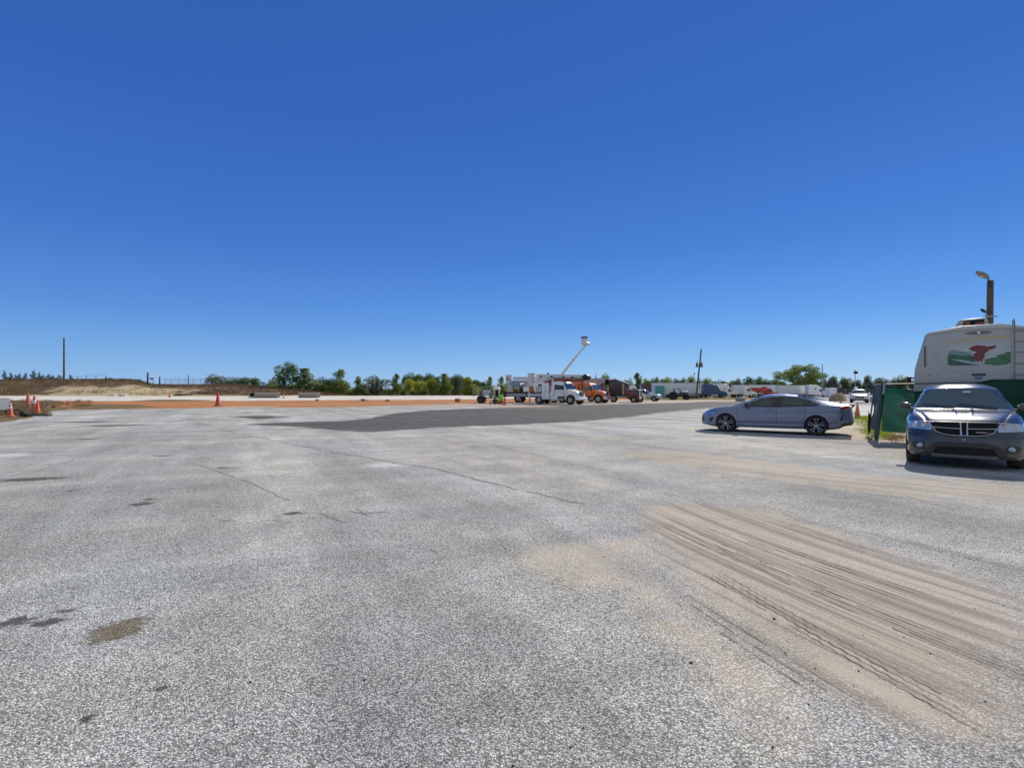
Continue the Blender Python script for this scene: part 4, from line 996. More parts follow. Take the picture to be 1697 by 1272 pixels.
# second bucket truck behind it
def rear_bucket_truck():
    t = thing('bucket_truck', 'grey-white bucket truck half hidden behind the front bucket truck, bucket at its tail', 'truck', (AX(871, 63), 63.0, 0), R(-14))
    conv_cab(t, 1.35, p_white, 1.4, 2.6)
    cab_wheels(t, [(3.5, False), (-.7, True)], .50); frame_rails(t, -2.5, 3.4)
    b = MB(); b.box((-.6, 0, 1.15), (3.8, 2.3, .35)); b.build('deck', m_frame, t, bevel=.02)
    b = MB(); b.box((-1.0, -.95, 2.25), (1.0, .5, .85)); b.build('tool_bin', pn('blue_grey_bin', (.22, .27, .40)), t, bevel=.04)
    b = MB(); b.box((-1.75, -.98, 1.75), (.62, .40, .95)); b.box((.75, -.98, 1.75), (.6, .40, 1.0)); b.build('utility_box', p_grey, t, bevel=.03)
    b = MB(); b.tube([(-.55, -1.05, 1.35), (-.55, -1.05, 2.0)], .03, 5); b.tube([(.3, -1.05, 1.35), (.3, -1.05, 2.0)], .03, 5)
    for z in (1.6, 1.8, 2.0): b.tube([(-.55, -1.05, z), (.3, -1.05, z)], .025, 5)
    b.build('side_rack', m_frame, t)
    b = MB(); b.cyl((.1, 0, 1.3), (.1, 0, 2.6), .35, .28, 12); b.build('turret', p_fibre, t)
    boom_beam(t, (-1.6, 0, 2.95), (3.0, 0, 2.98), .34, .38, p_fibre, 'lower_boom')
    boom_beam(t, (-1.7, -.35, 2.55), (2.6, -.35, 2.62), .24, .26, p_fibre, 'upper_boom')
    bucket(t, (-2.05, -.4, 2.28), p_fibre)
    b = MB(); b.box((-2.05, -.82, 2.9), (.3, .01, .42)); b.build('warning_panel', M('faded_orange', (.55, .22, .12), .6), t)
    b = MB(); b.box((-1.75, -.4, 2.35), (.34, .34, .34)); b.build('control_box', p_white, t, bevel=.05)
    b = MB(); b.tube([(-2.0, -.4, 2.25), (-2.0, -.4, 1.3)], .05, 6); b.tube([(-1.6, .4, 2.6), (-1.6, .4, 1.3)], .05, 6); b.build('boom_rest', m_frame, t)
    b = MB(); b.box((-2.75, 0, .78), (.35, 2.2, .25)); b.build('bumper', m_frame, t)
    clutter(t, [(-1.9, -.3), (-.4, -.5), (.2, .2), (-1.2, .4), (.6, -.5), (-.2, -.9)], 1.33, 9)
    b = MB(); b.tube([(-1.9, -.6, 2.4), (-1.5, -.75, 1.9), (-1.1, -.7, 2.6), (-.3, -.5, 2.5), (.5, -.4, 2.75)], .045, 6); b.build('hydraulic_hose', m_black, t)
    b = MB(); b.box((-.9, -1.17, .92), (2.4, .05, .36)); b.build('side_skirt', p_dump, t, bevel=.01)
rear_bucket_truck()
# orange forestry truck with its boom in the air
def orange_truck():
    t = thing('forestry_truck', 'orange truck with tall raised boom lifting a bucket into the sky', 'truck', (AX(968, 60.5), 60.5, hz(AX(968, 60.5), 60.5)), R(-30))
    conv_cab(t, -.2, p_orange, 1.55, 2.35, cap=False)
    cab_wheels(t, [(2.15, False), (-2.4, True)], .50); frame_rails(t, -4.2, 2.2)
    b = MB(); b.box((-2.2, 0, 1.95), (3.6, 2.3, 1.7)); bd = b.build('chip_box', p_orange, t, bevel=.04)
    b = MB()
    for k in range(8):
        for s in (1, -1): b.box((-3.8+k*.46, s*1.17, 1.95), (.06, .05, 1.6))
    b.build('box_rib', p_orange, bd)
    b = MB(); b.box((.15, -.9, 1.75), (.22, .4, 1.6)); b.build('ladder_bracket', p_rust, t)
    b = MB(); b.cyl((-3.3, 0, 2.8), (-3.3, 0, 3.25), .35, .3, 12); tr = b.build('turret', p_fibre, t)
    # raised boom, bucket hung at its tip
    Yb = 60.5; inv = Matrix.Rotation(R(30), 3, 'Z'); O = Vector(t.location)
    def loc(px, py, Y): return inv@(Vector((AX(px, Y), Y, AZ(py, Y)))-O)
    boom_beam(t, loc(929, 623, 60.5), loc(952, 594, 60.2), .25, .27, p_fibre, 'lower_boom')
    boom_beam(t, loc(951.5, 594.6, 60.2), loc(973, 569, 60.0), .19, .20, p_fibre, 'upper_boom')
    b = MB(); p = loc(973, 569, 60.0); b.cyl(p+Vector((0, -.5, .0)), p+Vector((0, .5, .0)), .2, .2, 12); b.build('boom_knuckle', p_fibre, t)
    c = loc(968.4, 571.6, 59.8)
    b = MB(); b.lathe([(.22, 0), (.30, .05), (.34, .85), (.38, .90), (.37, .94), (.31, .93), (.28, .1), (.001, .1)], tuple(c), 'z', 14); bk = b.build('bucket', p_fibre, t, smooth=True)
    b = MB(); b.lathe([(.345, .80), (.39, .80), (.39, .96), (.345, .96)], tuple(c), 'z', 14, True); b.build('bucket_rim', m_black, bk, smooth=True)
orange_truck()
def grey_box_truck():
    t = thing('chipper_truck', 'grey tipper body on posts above the orange truck hood, black window at its end', 'truck', (AX(992, 68), 68.0, hz(AX(992, 68), 68)), R(-8))
    b = MB(); b.box((-.25, 0, 2.75), (3.4, 2.3, .72)); bd = b.build('tipper_body', p_dump, t, bevel=.04)
    b = MB(); b.box((1.05, -1.16, 2.62), (.5, .02, .66)); b.build('end_opening', m_void, bd)
    b = MB(); b.box((-.1, .3, 1.6), (2.4, 1.6, 1.5)); b.build('body_wall', p_dump, t, bevel=.03)
    b = MB()
    for x in (-1.3, .4, 1.4):
        for y in (-1.1, 1.1): b.tube([(x, y, .7), (x, y, 2.45)], .05, 6)
    b.build('post', m_frame, t)
    frame_rails(t, -1.4, 1.5); cab_wheels(t, [(-1.0, True), (.9, False)], .48)
grey_box_truck()
def black_chip_truck():
    t = thing('chipper_truck', 'black high-sided chip truck with sloping white roof edge and tan side board', 'truck', (AX(1028, 66), 66.0, hz(AX(1028, 66), 66)), R(-14))
    b = MB(); b.prism([(-1.35, .95), (1.05, .95), (1.05, 2.30), (-.6, 2.90), (-1.35, 2.80)], -1.15, 1.15); bd = b.build('chip_box', p_black, t, bevel=.03)
    b = MB(); b.prism([(-1.4, 2.81), (-.6, 2.91), (1.1, 2.30), (1.1, 2.44), (-.6, 3.06), (-1.4, 2.95)], -1.2, 1.2); b.build('box_roof', p_white, bd, bevel=.02)
    b = MB(); b.box((.40, -1.18, 1.65), (.24, .05, 1.4)); b.build('side_board', M('tan_board', (.52, .36, .19), .7), t)
    b = MB(); b.box((.75, -1.175, 1.6), (.4, .04, 1.1)); b.build('side_panel', p_maroon, t)
    b = MB(); b.tube([(-1.0, -1.17, 2.45), (-.2, -1.17, 2.45), (.3, -1.17, 2.3)], .03, 4); b.tube([(-1.0, -1.17, 2.1), (-1.0, -1.17, 2.45)], .03, 4); b.build('grab_rail', p_galv, t)
    b = MB(); b.box((-.1, -1.1, .68), (2.4, .1, .26)); b.build('side_skirt', p_galv, t, bevel=.02)
    conv_cab(t, 1.12, p_white, .75, 2.15, cabl=.95)
    cab_wheels(t, [(-.8, True), (2.45, False)], .46); frame_rails(t, -1.4, 2.6)
black_chip_truck()
def maroon_trailer():
    t = thing('cargo_trailer', 'small dark maroon cargo trailer with big pale wheel beside silver pickup', 'trailer', (AX(1052, 62.5), 62.5, hz(AX(1052, 62.5), 62.5)), R(-24)); t.scale = (.88, .88, .88)
    b = MB(); b.prism([(-1.0, .55), (.75, .55), (.75, 1.72), (.55, 1.80), (-1.0, 1.80)], -.85, .85); bd = b.build('trailer_body', p_maroon, t, bevel=.05)
    b = MB(); b.prism([(-1.02, 1.79), (.6, 1.79), (.6, 1.85), (-1.02, 1.85)], -.87, .87); b.build('trailer_roof', p_grey, bd, bevel=.01)
    b = MB(); b.box((.80, 0, 1.2), (.10, 1.5, 1.2)); fp = b.build('front_panel', p_white, t, bevel=.03)
    b = MB(); b.box((.86, 0, 1.25), (.02, 1.1, .9)); b.build('panel_window', p_glass, fp)
    for s in (1, -1): wheel(t, 0, s*.92, .42, .24, 'truck')
    for s in (1, -1):
        b = MB(); b.prism([(.52*math.cos(a), .42+.52*math.sin(a)) for a in np.linspace(0, math.pi, 12)]+[(.48*math.cos(a), .42+.48*math.sin(a)) for a in np.linspace(math.pi, 0, 12)], s*.80, s*1.06); b.build('mudguard', m_black, t)
maroon_trailer()

# small cars and pickups at a distance share the lofted shell at a coarser grid
def pickup():
    Y = 75.0; X = AX(1067, Y)
    t = thing('pickup_truck', 'silver pickup truck parked nose out on the dirt shoulder', 'pickup', (X, Y, hz(X, Y)), R(-27))
    win = [(.85, 1.10), (.45, 1.62), (-.45, 1.66), (-.95, 1.60), (-1.0, 1.12)]
    A = np.abs
    sp = dict(res=.05, x0=-2.65, x1=2.6, W=1.85, floor=.42, floorlen=2.0, paint=p_silver,
        bot=[(-2.65, .52), (2.6, .45)], belt=[(-2.65, 1.08), (.9, 1.07), (2.3, .98), (2.6, .85)],
        w=[(-2.65, .90), (2.2, .92), (2.6, .84)], wr=[(-2.65, .84), (-1.15, .80), (-1.0, .62), (.3, .62), (1.0, .78), (2.6, .72)],
        top=[(-2.65, 1.10), (-1.20, 1.10), (-1.05, 1.70), (-.4, 1.78), (.2, 1.74), (1.05, 1.17), (2.2, 1.06), (2.6, .90)], sm=3,
        prof=[(0, .93), (.12, .97), (.4, .99), (.7, 1.0), (1, .96)], arches=[(1.62, .38, .44), (-1.55, .38, .44)], snap=[win], sharp=40, lr=True)
    sp['parts'] = [('front_window', p_glass, lambda x, y, z, n: (n == 'side') & inpoly(x, z, win)),
        ('windshield', p_glass, lambda x, y, z, n: (n == 'roof') & (x > .25) & (x < 1.0)),
        ('headlight', m_lens, lambda x, y, z, n: ((n == 'front') | (n == 'low')) & (x > 2.3) & (z > .72) & (A(y) > .52)),
        ('grille', m_black, lambda x, y, z, n: (n == 'front') & (z > .62) & (A(y) < .5)),
        ('bumper', m_silver, lambda x, y, z, n: ((n == 'front') | ((n == 'low') & (x > 2.35))) & (z < .62))]
    def deform(V, T):
        w = np.clip(A(V[:, 1])/.85, 0, 1.1); tt = sstep(1.9, 2.6, V[:, 0]); V[:, 0] -= tt*.16*w**3; return V
    sp['deform'] = deform
    car_shell(t, sp)
    b = MB(); b.box((-1.85, 0, 1.02), (1.45, 1.6, .12)); b.build('bed', m_void, t)
    for x in (1.62, -1.55):
        for s in (1, -1): wheel(t, x, s*.80, .38, .26, 'truck')
    for s in (1, -1): mirror(t, .8, s*.93, 1.18, m_black, s)
pickup()
def small_suv():
    Y = 62.0; X = AX(1423.5, Y)
    t = thing('parked_car', 'small white crossover facing forward on the pale yard beyond the orange cone', 'car', (X, Y, hz(X, Y)+.02), R(-122))
    p = car_paint('white_car_paint', (.70, .71, .72), .1, .3, .25)
    win = [(.80, 1.0), (.35, 1.45), (-1.6, 1.46), (-1.85, 1.08)]; A = np.abs
    sp = dict(res=.045, x0=-2.2, x1=2.15, W=1.82, floor=.30, floorlen=1.8, paint=p,
        bot=[(-2.2, .38), (2.15, .30)], belt=[(-2.2, 1.06), (.8, 1.0), (1.8, .92), (2.15, .80)], w=[(-2.2, .84), (-1.9, .90), (1.7, .90), (2.15, .82)],
        wr=[(-2.2, .62), (.0, .60), (.4, .62), (1.0, .76), (2.15, .72)], top=[(-2.2, 1.12), (-2.0, 1.48), (-1.5, 1.60), (-.4, 1.63), (.2, 1.56), (1.0, 1.06), (1.9, .97), (2.15, .84)], sm=4,
        prof=[(0, .93), (.12, .97), (.4, .99), (.7, 1.0), (1, .96)], arches=[(1.32, .35, .40), (-1.32, .35, .40)], snap=[win], sharp=40)
    sp['parts'] = [('front_window', p_glass, lambda x, y, z, n: (n == 'side') & inpoly(x, z, win)),
        ('windshield', p_glass, lambda x, y, z, n: (n == 'roof') & (x > .25) & (x < .98)),
        ('headlight', m_lens, lambda x, y, z, n: ((n == 'front') | (n == 'low')) & (x > 1.9) & (z > .68) & (z < .82) & (A(y) > .45)),
        ('grille', m_black, lambda x, y, z, n: (n == 'front') & (z > .58) & (z < .78) & (A(y) < .45)),
        ('lower_bumper', m_black, lambda x, y, z, n: ((n == 'front') | ((n == 'low') & (x > 1.8))) & (z < .50))]
    def deform(V, T):
        w = np.clip(A(V[:, 1])/.82, 0, 1.1); tt = sstep(1.4, 2.15, V[:, 0]); V[:, 0] -= tt*.26*w**3; return V
    sp['deform'] = deform
    car_shell(t, sp)
    for x in (1.32, -1.32):
        for s in (1, -1): wheel(t, x, s*.78, .35, .23, 'truck')
    for s in (1, -1): mirror(t, .72, s*.88, 1.10, p, s)
small_suv()

# ---------------------------------------------------------------- highway rigs in the far row
def trailer(px0, px1, Y, label, paint, top, z0=None, name='box_trailer', rz=0, cat='trailer', group=None):
    X0, X1 = AX(px0, Y), AX(px1, Y); L = X1-X0; zg = hz((X0+X1)/2, Y)
    t = thing(name, label, cat, ((X0+X1)/2, Y, zg), rz, group); h = AZ(top, Y)-zg
    b = MB(); b.box((0, 0, (1.15+h)/2), (L, 2.55, h-1.15)); bd = b.build('box', paint, t, bevel=.03)
    b = MB(); b.box((0, 0, h+.005), (L+.04, 2.6, .10)); b.box((0, 0, 1.15), (L+.04, 2.6, .12)); b.build('edge_rail', p_galv, bd)
    b = MB(); k = -L/2+.6
    while k < L/2: b.box((k, -1.29, (1.2+h)/2), (.035, .02, h-1.35)); k += 1.22
    b.build('side_rib', paint, bd)
    frame_rails(t, -L/2+.2, L/2-.4, .98); cab_wheels(t, [(-L/2+1.4, True), (-L/2+2.7, True)], .50, 2.1)
    b = MB(); b.tube([(L/2-2.6, -.7, 1.0), (L/2-2.6, -.7, .05)], .06, 6); b.tube([(L/2-2.6, .7, 1.0), (L/2-2.6, .7, .05)], .06, 6); b.build('landing_gear', p_galv, t)
    return t
def semi(px_back, px_front, Y, label, paint, sleeper=True, top=None, rz=0.0, group=None):
    """road tractor seen from its right side, nose to the right"""
    X0, X1 = AX(px_back, Y), AX(px_front, Y); L = X1-X0; zg = hz(X0, Y); s_ = L/7.0
    t = thing('semi_tractor', label, 'semi truck', (X0, Y, zg), rz, group)
    h = (AZ(top, Y)-zg) if top else 3.9
    k = L/7.0; hw = 1.22
    if sleeper:
        poly = [(.1, .9), (4.55*k, .9), (4.75*k, 2.05), (4.35*k, 2.75), (3.6*k, h*.93), (2.9*k, h), (.3, h), (.1, h-.2)]
    else:
        poly = [(2.2*k, .9), (4.55*k, .9), (4.72*k, 1.95), (4.35*k, 2.75), (4.1*k, h), (2.3*k, h), (2.2*k, h-.1)]
    b = MB(); b.prism(poly, -hw, hw, lambda x, z: 1-.10*max(0, (z-2.2)/2)); cab = b.build('cab', paint, t, bevel=.10, seg=3)
    b = MB(); b.prism([(4.4*k, .85), (6.85*k, .75), (7.0*k, 1.25), (6.8*k, 1.65), (5.9*k, 1.92), (4.7*k, 2.08), (4.4*k, 2.05)], -hw*.86, hw*.86, lambda x, z: 1-.22*max(0, (x-5*k)/(2*k))); hd = b.build('hood', paint, t, bevel=.09, seg=3)
    for s in (1, -1):
        b = MB(); b.prism([(3.35*k, 1.95), (4.62*k, 1.95), (4.25*k, 2.62), (3.4*k, 2.66)], s*hw*1.0-s*.045, s*hw*1.0+s*.006); b.v = [(x, y-s*hw*.10*max(0, (z-2.2)/2), z) for x, y, z in b.v]; b.build('door_window', p_glass, cab)
        if sleeper:
            b = MB(); b.box((2.2*k, s*(hw*.975), 2.75), (.5, .05, .38)); b.build('sleeper_window', p_glass, cab)
        b = MB(); P = [(5.75*k+.72*math.cos(a), .52+.70*math.sin(a)) for a in np.linspace(R(-5), R(185), 12)]+[(5.75*k+.60*math.cos(a), .52+.58*math.sin(a)) for a in np.linspace(R(185), R(-5), 12)]
        b.prism(P, s*hw*.55, s*hw*1.0); b.build('fender', paint, hd, bevel=.03)
        b = MB(); b.cyl((2.0*k, s*.98, .72), (3.9*k, s*.98, .72), .30, .30, 16); b.build('fuel_tank', p_tank, t, smooth=True)
        b = MB(); b.box((6.72*k, s*.80, 1.22), (.25, .32, .24)); b.build('headlight', m_lens, t, bevel=.04)
        b = MB(); b.box((4.75*k, s*1.42, 2.2), (.14, .20, .75)); b.tube([(4.6*k, s*1.15, 2.1), (4.72*k, s*1.38, 2.1)], .025, 5); b.build('side_mirror', m_chrome, t, bevel=.03)
    b = MB(); b.prism([(4.745*k, 2.09), (4.775*k, 2.09), (4.39*k, 2.73), (4.36*k, 2.73)], -hw*.88, hw*.88); b.build('windshield', p_glass, cab)
    b = MB(); b.box((6.98*k, 0, 1.15), (.05, hw*1.1, .75)); b.build('grille', m_chrome, hd)
    b = MB(); b.box((6.95*k, 0, .60), (.3, 2.35, .36)); b.build('bumper', m_chrome, t, bevel=.05)
    b = MB(); b.tube([(.9*k, -.95, 1.0), (.9*k, -.95, h*.98)], .07, 8); b.build('exhaust_stack', m_chrome, t)
    frame_rails(t, -1.2, 6.6*k, .92); cab_wheels(t, [(5.75*k, False), (1.2*k, True), (-.15, True)], .51, 2.1)
    return t
trailer(1080, 1163, 150, 'long pale grey box trailer behind the black tractor and leaning pole', p_trail, 634.3)
trailer(1214, 1288, 186, 'long pale box trailer standing behind the red dump truck', p_trail, 637.7)
trailer(1288, 1336, 172, 'white box trailer coupled to the white semi under the oak', pn('white_box', (.72, .72, .72)), 638.3)
semi(1164, 1204, 143, 'dark navy blue sleeper semi facing right behind the leaning pole', p_navy, True, 636.2)
semi(1187, 1222, 165, 'white sleeper semi just behind the navy blue semi', p_white, True, 635.8)
semi(1219, 1252, 150, 'white day-cab semi between the white sleeper semi and red dump truck', p_white, False, 642.0)
semi(1336, 1374, 168, 'white sleeper semi with curved roof parked under the oak tree', p_white, True, 638.0)
def box_unit(px0, px1, py0, py1, Y, label, paint, name, cat, rib=True):
    X0, X1 = AX(px0, Y), AX(px1, Y); xm = (X0+X1)/2; zg = hz(xm, Y); L = X1-X0; h = AZ(py0, Y)-zg
    t = thing(name, label, cat, (xm, Y, zg))
    b = MB(); b.box((0, 0, h/2+.06), (L, 2.4, h-.1)); bd = b.build('shell', paint, t, bevel=.03)
    if rib:
        b = MB(); n = max(4, int(L/.45))
        for i in range(n): b.box((-L/2+(i+.5)*L/n, -1.215, h/2+.06), (.12, .04, h-.4))
        b.build('corrugation', paint, bd)
    b = MB()
    for sx in (-1, 1):
        for sy in (-1, 1): b = MB(); b.box((sx*(L/2-.05), sy*1.17, h/2+.05), (.14, .14, h)); b.build('corner_post', paint, t)
    b = MB(); b.box((0, 0, .06), (L*.9, 2.0, .12)); b.build('skid', m_frame, t)
    return t
box_unit(1062, 1077, 636.8, 652, 118, 'dark maroon steel container behind the silver pickup', p_maroon, 'container', 'container')
box_unit(1087, 1098.5, 639, 655, 122, 'teal painted container in front of the long grey trailer', p_teal, 'container', 'container')
box_unit(1371, 1383, 642.4, 652, 160, 'small white storage box right of the white semi under the oak', p_white, 'storage_box', 'storage box')
t = box_unit(1099, 1104, 643, 655, 122, 'pale narrow cabinet standing right beside the teal container', p_grey, 'equipment_cabinet', 'cabinet', False)
def dump_truck():
    Y = 158; X0 = AX(1239, Y); k = (AX(1289, Y)-X0)/9.3; zg = hz(X0, Y)
    t = thing('dump_truck', 'red dump truck with its tapered bed facing right behind the sedan roof', 'dump truck', (X0, Y, zg))
    b = MB(); b.prism([(0, 3.0), (.1, 2.7), (1.0, 1.5), (5.2*k, 1.4), (5.2*k, 3.0), (5.9*k, 3.3), (6.8*k, 3.3), (6.8*k, 3.42), (5.0*k, 3.42), (4.6*k, 3.0)], -1.2, 1.2); bd = b.build('dump_bed', p_red, t, bevel=.04)
    b = MB(); b.prism([(.4, 2.92), (4.9*k, 2.92), (4.9*k, 3.06), (.4, 3.06)], -1.25, 1.25); b.build('bed_rim', p_red, bd)
    b = MB(); b.tube([(2.6*k, -1.25, 1.2), (4.9*k, -1.25, 2.9)], .07, 6); b.build('lift_brace', p_galv, t)
    conv_cab(t, 5.35*k, p_red, 2.2*k, 2.85, cap=False)
    frame_rails(t, .8, 8.5*k); cab_wheels(t, [(8.0*k, False), (2.0*k, True), (3.4*k, True)], .52)
dump_truck()
def black_tractor():
    Y = 92; X = AX(1125, Y); zg = hz(X, Y)
    t = thing('farm_tractor', 'black tractor with open roll-frame cab parked on the dry verge', 'tractor', (X, Y, zg), R(-12))
    b = MB(); b.prism([(-1.6, .55), (1.5, .55), (1.7, .9), (1.55, 1.35), (.2, 1.42), (-.1, 1.15), (-1.5, 1.2)], -.55, .55); b.build('body', p_black, t, bevel=.05)
    b = MB()
    for x in (-.9, .25):
        for y in (-.55, .55): b = MB(); b.tube([(x, y, 1.2), (x+(.08 if x < 0 else -.08), y*.95, 2.02)], .045, 6); b.build('cab_post', m_frame, t)
    b = MB(); b.box((-.33, 0, 2.05), (1.35, 1.3, .08)); b.build('cab_roof', m_frame, t, bevel=.03)
    b = MB(); b.prism([(-.7, 1.2), (-.25, 1.2), (-.3, 1.32), (-.6, 1.36), (-.75, 1.75), (-.85, 1.73)], -.28, .28); b.build('seat', m_seat, t, bevel=.03)
    b = MB(); b.prism([(.6, 1.40), (1.5, 1.33), (1.45, 1.60), (1.1, 1.72), (.7, 1.66)], -.45, .45); b.build('white_cover', p_white, t, bevel=.08)
    for x, r_, yy in ((-1.0, .74, .85), (1.25, .52, .78)):
        for s in (1, -1): wheel(t, x, s*yy, r_, .42, 'truck', m_frame)
    b = MB(); b.tube([(1.1, .3, 1.4), (1.1, .3, 2.1)], .04, 6); b.build('exhaust_pipe', m_frame, t)
    b = MB(); b.prism([(1.7, .35), (2.2, .25), (2.3, .9), (1.75, .8)], -.9, .9); b.build('loader_bucket', m_frame, t, bevel=.02)
    b = MB(); b.box((-2.0, 0, .7), (.6, 1.3, .6)); b.build('rear_hitch_box', m_frame, t, bevel=.04)
black_tractor()
def flat_implement(px, py, Y):
    X = AX(px, Y); t = thing('utility_trailer', 'dark low utility trailer behind the black tractor under the pole', 'trailer', (X, Y, hz(X, Y)))
    b = MB(); b.box((0, 0, .75), (2.6, 1.6, .12)); b.build('deck', m_frame, t, bevel=.02)
    b = MB()
    for x in (-1.2, -.4, .4, 1.2): b.tube([(x, -.75, .8), (x, -.75, 1.3)], .03, 5)
    b.tube([(-1.2, -.75, 1.3), (1.2, -.75, 1.3)], .03, 5); b.build('stake_side', m_frame, t)
    for s in (1, -1):
        for x in (-.4, .45): wheel(t, x, s*.75, .36, .2, 'truck')
    b = MB(); b.tube([(1.3, 0, .7), (2.3, 0, .55)], .05, 6); b.tube([(2.2, 0, .55), (2.2, 0, .02)], .04, 6); b.build('tow_bar', m_frame, t)
flat_implement(1152, 656, 112)

# ---------------------------------------------------------------- compressor trailer and yard clutter by the bucket trucks
def compressor():
    Y = 60.0; X = AX(810, Y); t = thing('compressor_trailer', 'small equipment trailer with frame rack and white hooded engine box', 'trailer', (X, Y, 0), R(-6))
    b = MB(); b.box((0, 0, .62), (2.6, 1.3, .14)); b.build('deck', m_frame, t)
    b = MB(); b.box((.95, -.1, 1.15), (.62, 1.0, .92)); eb = b.build('engine_box', p_dump, t, bevel=.03)
    b = MB(); b.prism([(.55, 1.62), (1.35, 1.55), (1.32, 1.80), (1.15, 1.92), (.65, 1.92)], -.65, .45); b.build('hood', p_white, eb, bevel=.05)
    b = MB(); b.box((1.05, -.62, 1.15), (.36, .03, .7)); b.build('vent_panel', m_void, eb)
    b = MB(); b.box((-.12, -.55, 1.20), (.95, .12, .75)); b.build('control_panel', p_grey, t, bevel=.02)
    b = MB()
    for x in (-1.75, -1.1, -.7, .3): b.tube([(x, -.6, .7), (x, -.6, 1.9)], .03, 5)
    for z in (1.2, 1.55, 1.9): b.tube([(-1.75, -.6, z), (.3, -.6, z)], .03, 5)
    b.tube([(-1.75, .6, 1.9), (.3, .6, 1.9)], .03, 5); b.tube([(-1.75, -.6, 1.9), (-1.75, .6, 1.9)], .03, 5); b.tube([(-1.75, .6, .7), (-1.75, .6, 1.9)], .03, 5); b.build('frame_rack', p_galv, t)
    b = MB(); b.tube([(-.2, 0, 1.9), (.35, .1, 2.4)], .06, 6); b.tube([(.0, -.2, 1.9), (-.3, -.2, 2.25)], .05, 6); b.build('crane_arm', m_frame, t)
    b = MB(); b.box((.35, -.62, .85), (.4, .2, .5)); b.build('green_case', M('dull_green', (.08, .20, .07), .6), t, bevel=.02)
    for s in (1, -1): wheel(t, -.85, s*.72, .44, .26, 'truck', m_frame)
    b = MB(); b.tube([(1.2, 0, .6), (2.0, 0, .5)], .05, 6); b.tube([(1.9, 0, .5), (1.9, 0, .02)], .04, 6); b.build('tow_bar', m_frame, t)
compressor()
def safety_figure(px, Y):
    # a lime-green portable barrier stand
    X = AX(px, Y); t = thing('lime_barrel', 'lime green plastic barrel in front of the white hooded engine box', 'barrel', (X, Y, 0))
    b = MB(); b.lathe([(.26, .35), (.28, .4), (.27, .62), (.29, .66), (.26, .70), (.24, .96), (.19, 1.0), (.001, 1.0)], (0, 0, 0), 'z', 16); b.build('barrel_body', p_lime, t, smooth=True)
    b = MB(); b.lathe([(.001, 0), (.42, 0), (.42, .10), (.30, .14), (.28, .38), (.001, .38)], (0, 0, 0), 'z', 12); b.build('barrel_base', p_rust, t, smooth=True)
safety_figure(830, 55.6)
def green_drum(px, Y):
    X = AX(px, Y); t = thing('hose_reel', 'dark green low reel on the ground between two orange cones', 'hose reel', (X, Y, 0))
    b = MB(); b.cyl((0, -.2, .3), (0, .2, .3), .22, .22, 14); b.build('drum', M('dark_green_hose', (.02, .06, .03), .6), t)
    b = MB(); b.cyl((0, -.24, .3), (0, -.2, .3), .30, .30, 16); b.cyl((0, .2, .3), (0, .24, .3), .30, .30, 16); b.build('flange', m_black, t)
green_drum(820.5, 55.8)

# ---------------------------------------------------------------- traffic cones
def cone(name, label, px, py, hpx, mat=None, collars=2, tilt=0.0, square=.19, base=True, group='traffic cones', Y=None, z=None):
    if Y is None: X, Y = G(px, py)
    else: X = AX(px, Y)
    h = hpx*Y/F; k = h/.72; z0 = hz(X, Y)+.012 if z is None else z
    t = thing(name, label, 'traffic cone', (X, Y, z0), random.uniform(0, 1.5), group)
    mt = mat or p_cone
    b = MB(); b.lathe([(.135*k, .03*k), (.125*k, .06*k), (.035*k, .70*k), (.028*k, .72*k), (.012*k, .72*k)], (0, 0, 0), 'z', 18); cb = b.build('cone_body', mt, t, smooth=True)
    if base:
        b = MB(); b.zprism([(-square*k, -square*k), (square*k, -square*k), (square*k, square*k), (-square*k, square*k)], 0, .035*k); b.build('cone_base', m_black if base == 'black' else mt, t, bevel=.012*k)
    for i in range(collars):
        z0_, z1_ = ((.40, .53), (.58, .65))[i] if collars == 2 else (.42, .56)
        rr = lambda z: (.125-(.09)*(z-.06)/.64)*k+.003*k
        b = MB(); b.lathe([(rr(z0_), z0_*k), (rr(z1_), z1_*k)], (0, 0, 0), 'z', 18); b.build('reflective_collar', p_refl, cb, smooth=True)
    if tilt: t.rotation_euler = (tilt, 0, 0)
    return t
cone('traffic_cone', 'orange cone with white collars beside the white box at the left', 17, 690.5, 24)
cone('traffic_cone', 'faded pinkish cone standing in the weeds behind the cone pair', 46.5, 671.5, 21, p_coneold, 0)
cone('traffic_cone', 'taller cone with pale collar, rear one of the pair on the black base', 57, 686, 30, p_coneold, 1, base='black')
cone('traffic_cone', 'squat orange cone, front one of the pair on the black base', 62, 687.5, 24.5, p_cone, 0, base='black')
cone('traffic_cone', 'red-orange cone with black base on the red dirt strip alone', 361, 672.5, 22.5, M('deep_cone_red', (.62, .05, .03), .55, 0, .12, 8, dirt=.25), 0, base='black')
cone('traffic_cone', 'tiny cone far out on the white road left of the red cone', 281, 658, 8, None, 0)
cone('traffic_cone', 'tiny pale cone between the two concrete pipes', 470, 659.5, 7, p_coneold, 1)
cone('traffic_cone', 'cone in front of the equipment trailer wheel', 801.5, 667.8, 11.5, None, 0)
cone('traffic_cone', 'low cone left of the dark green reel', 813.5, 670, 9, None, 0)
cone('traffic_cone', 'slim cone right of the lime barrel', 836.5, 671, 14.5, None, 0)
cone('traffic_cone', 'faded cone beneath the rear bucket truck', 862.5, 667.6, 8.5, p_coneold, 0)
cone('traffic_cone', 'tall plain orange cone on the concrete behind the sedan tail', 1421, 692.0, 23.5, M('plain_cone_orange', (.66, .20, .05), .6, 0, .12, 8, dirt=.25), 0)
cone('traffic_cone', 'small cone far behind the sedan near the dirt mound', 1393.5, 668, 7.5, None, 0)

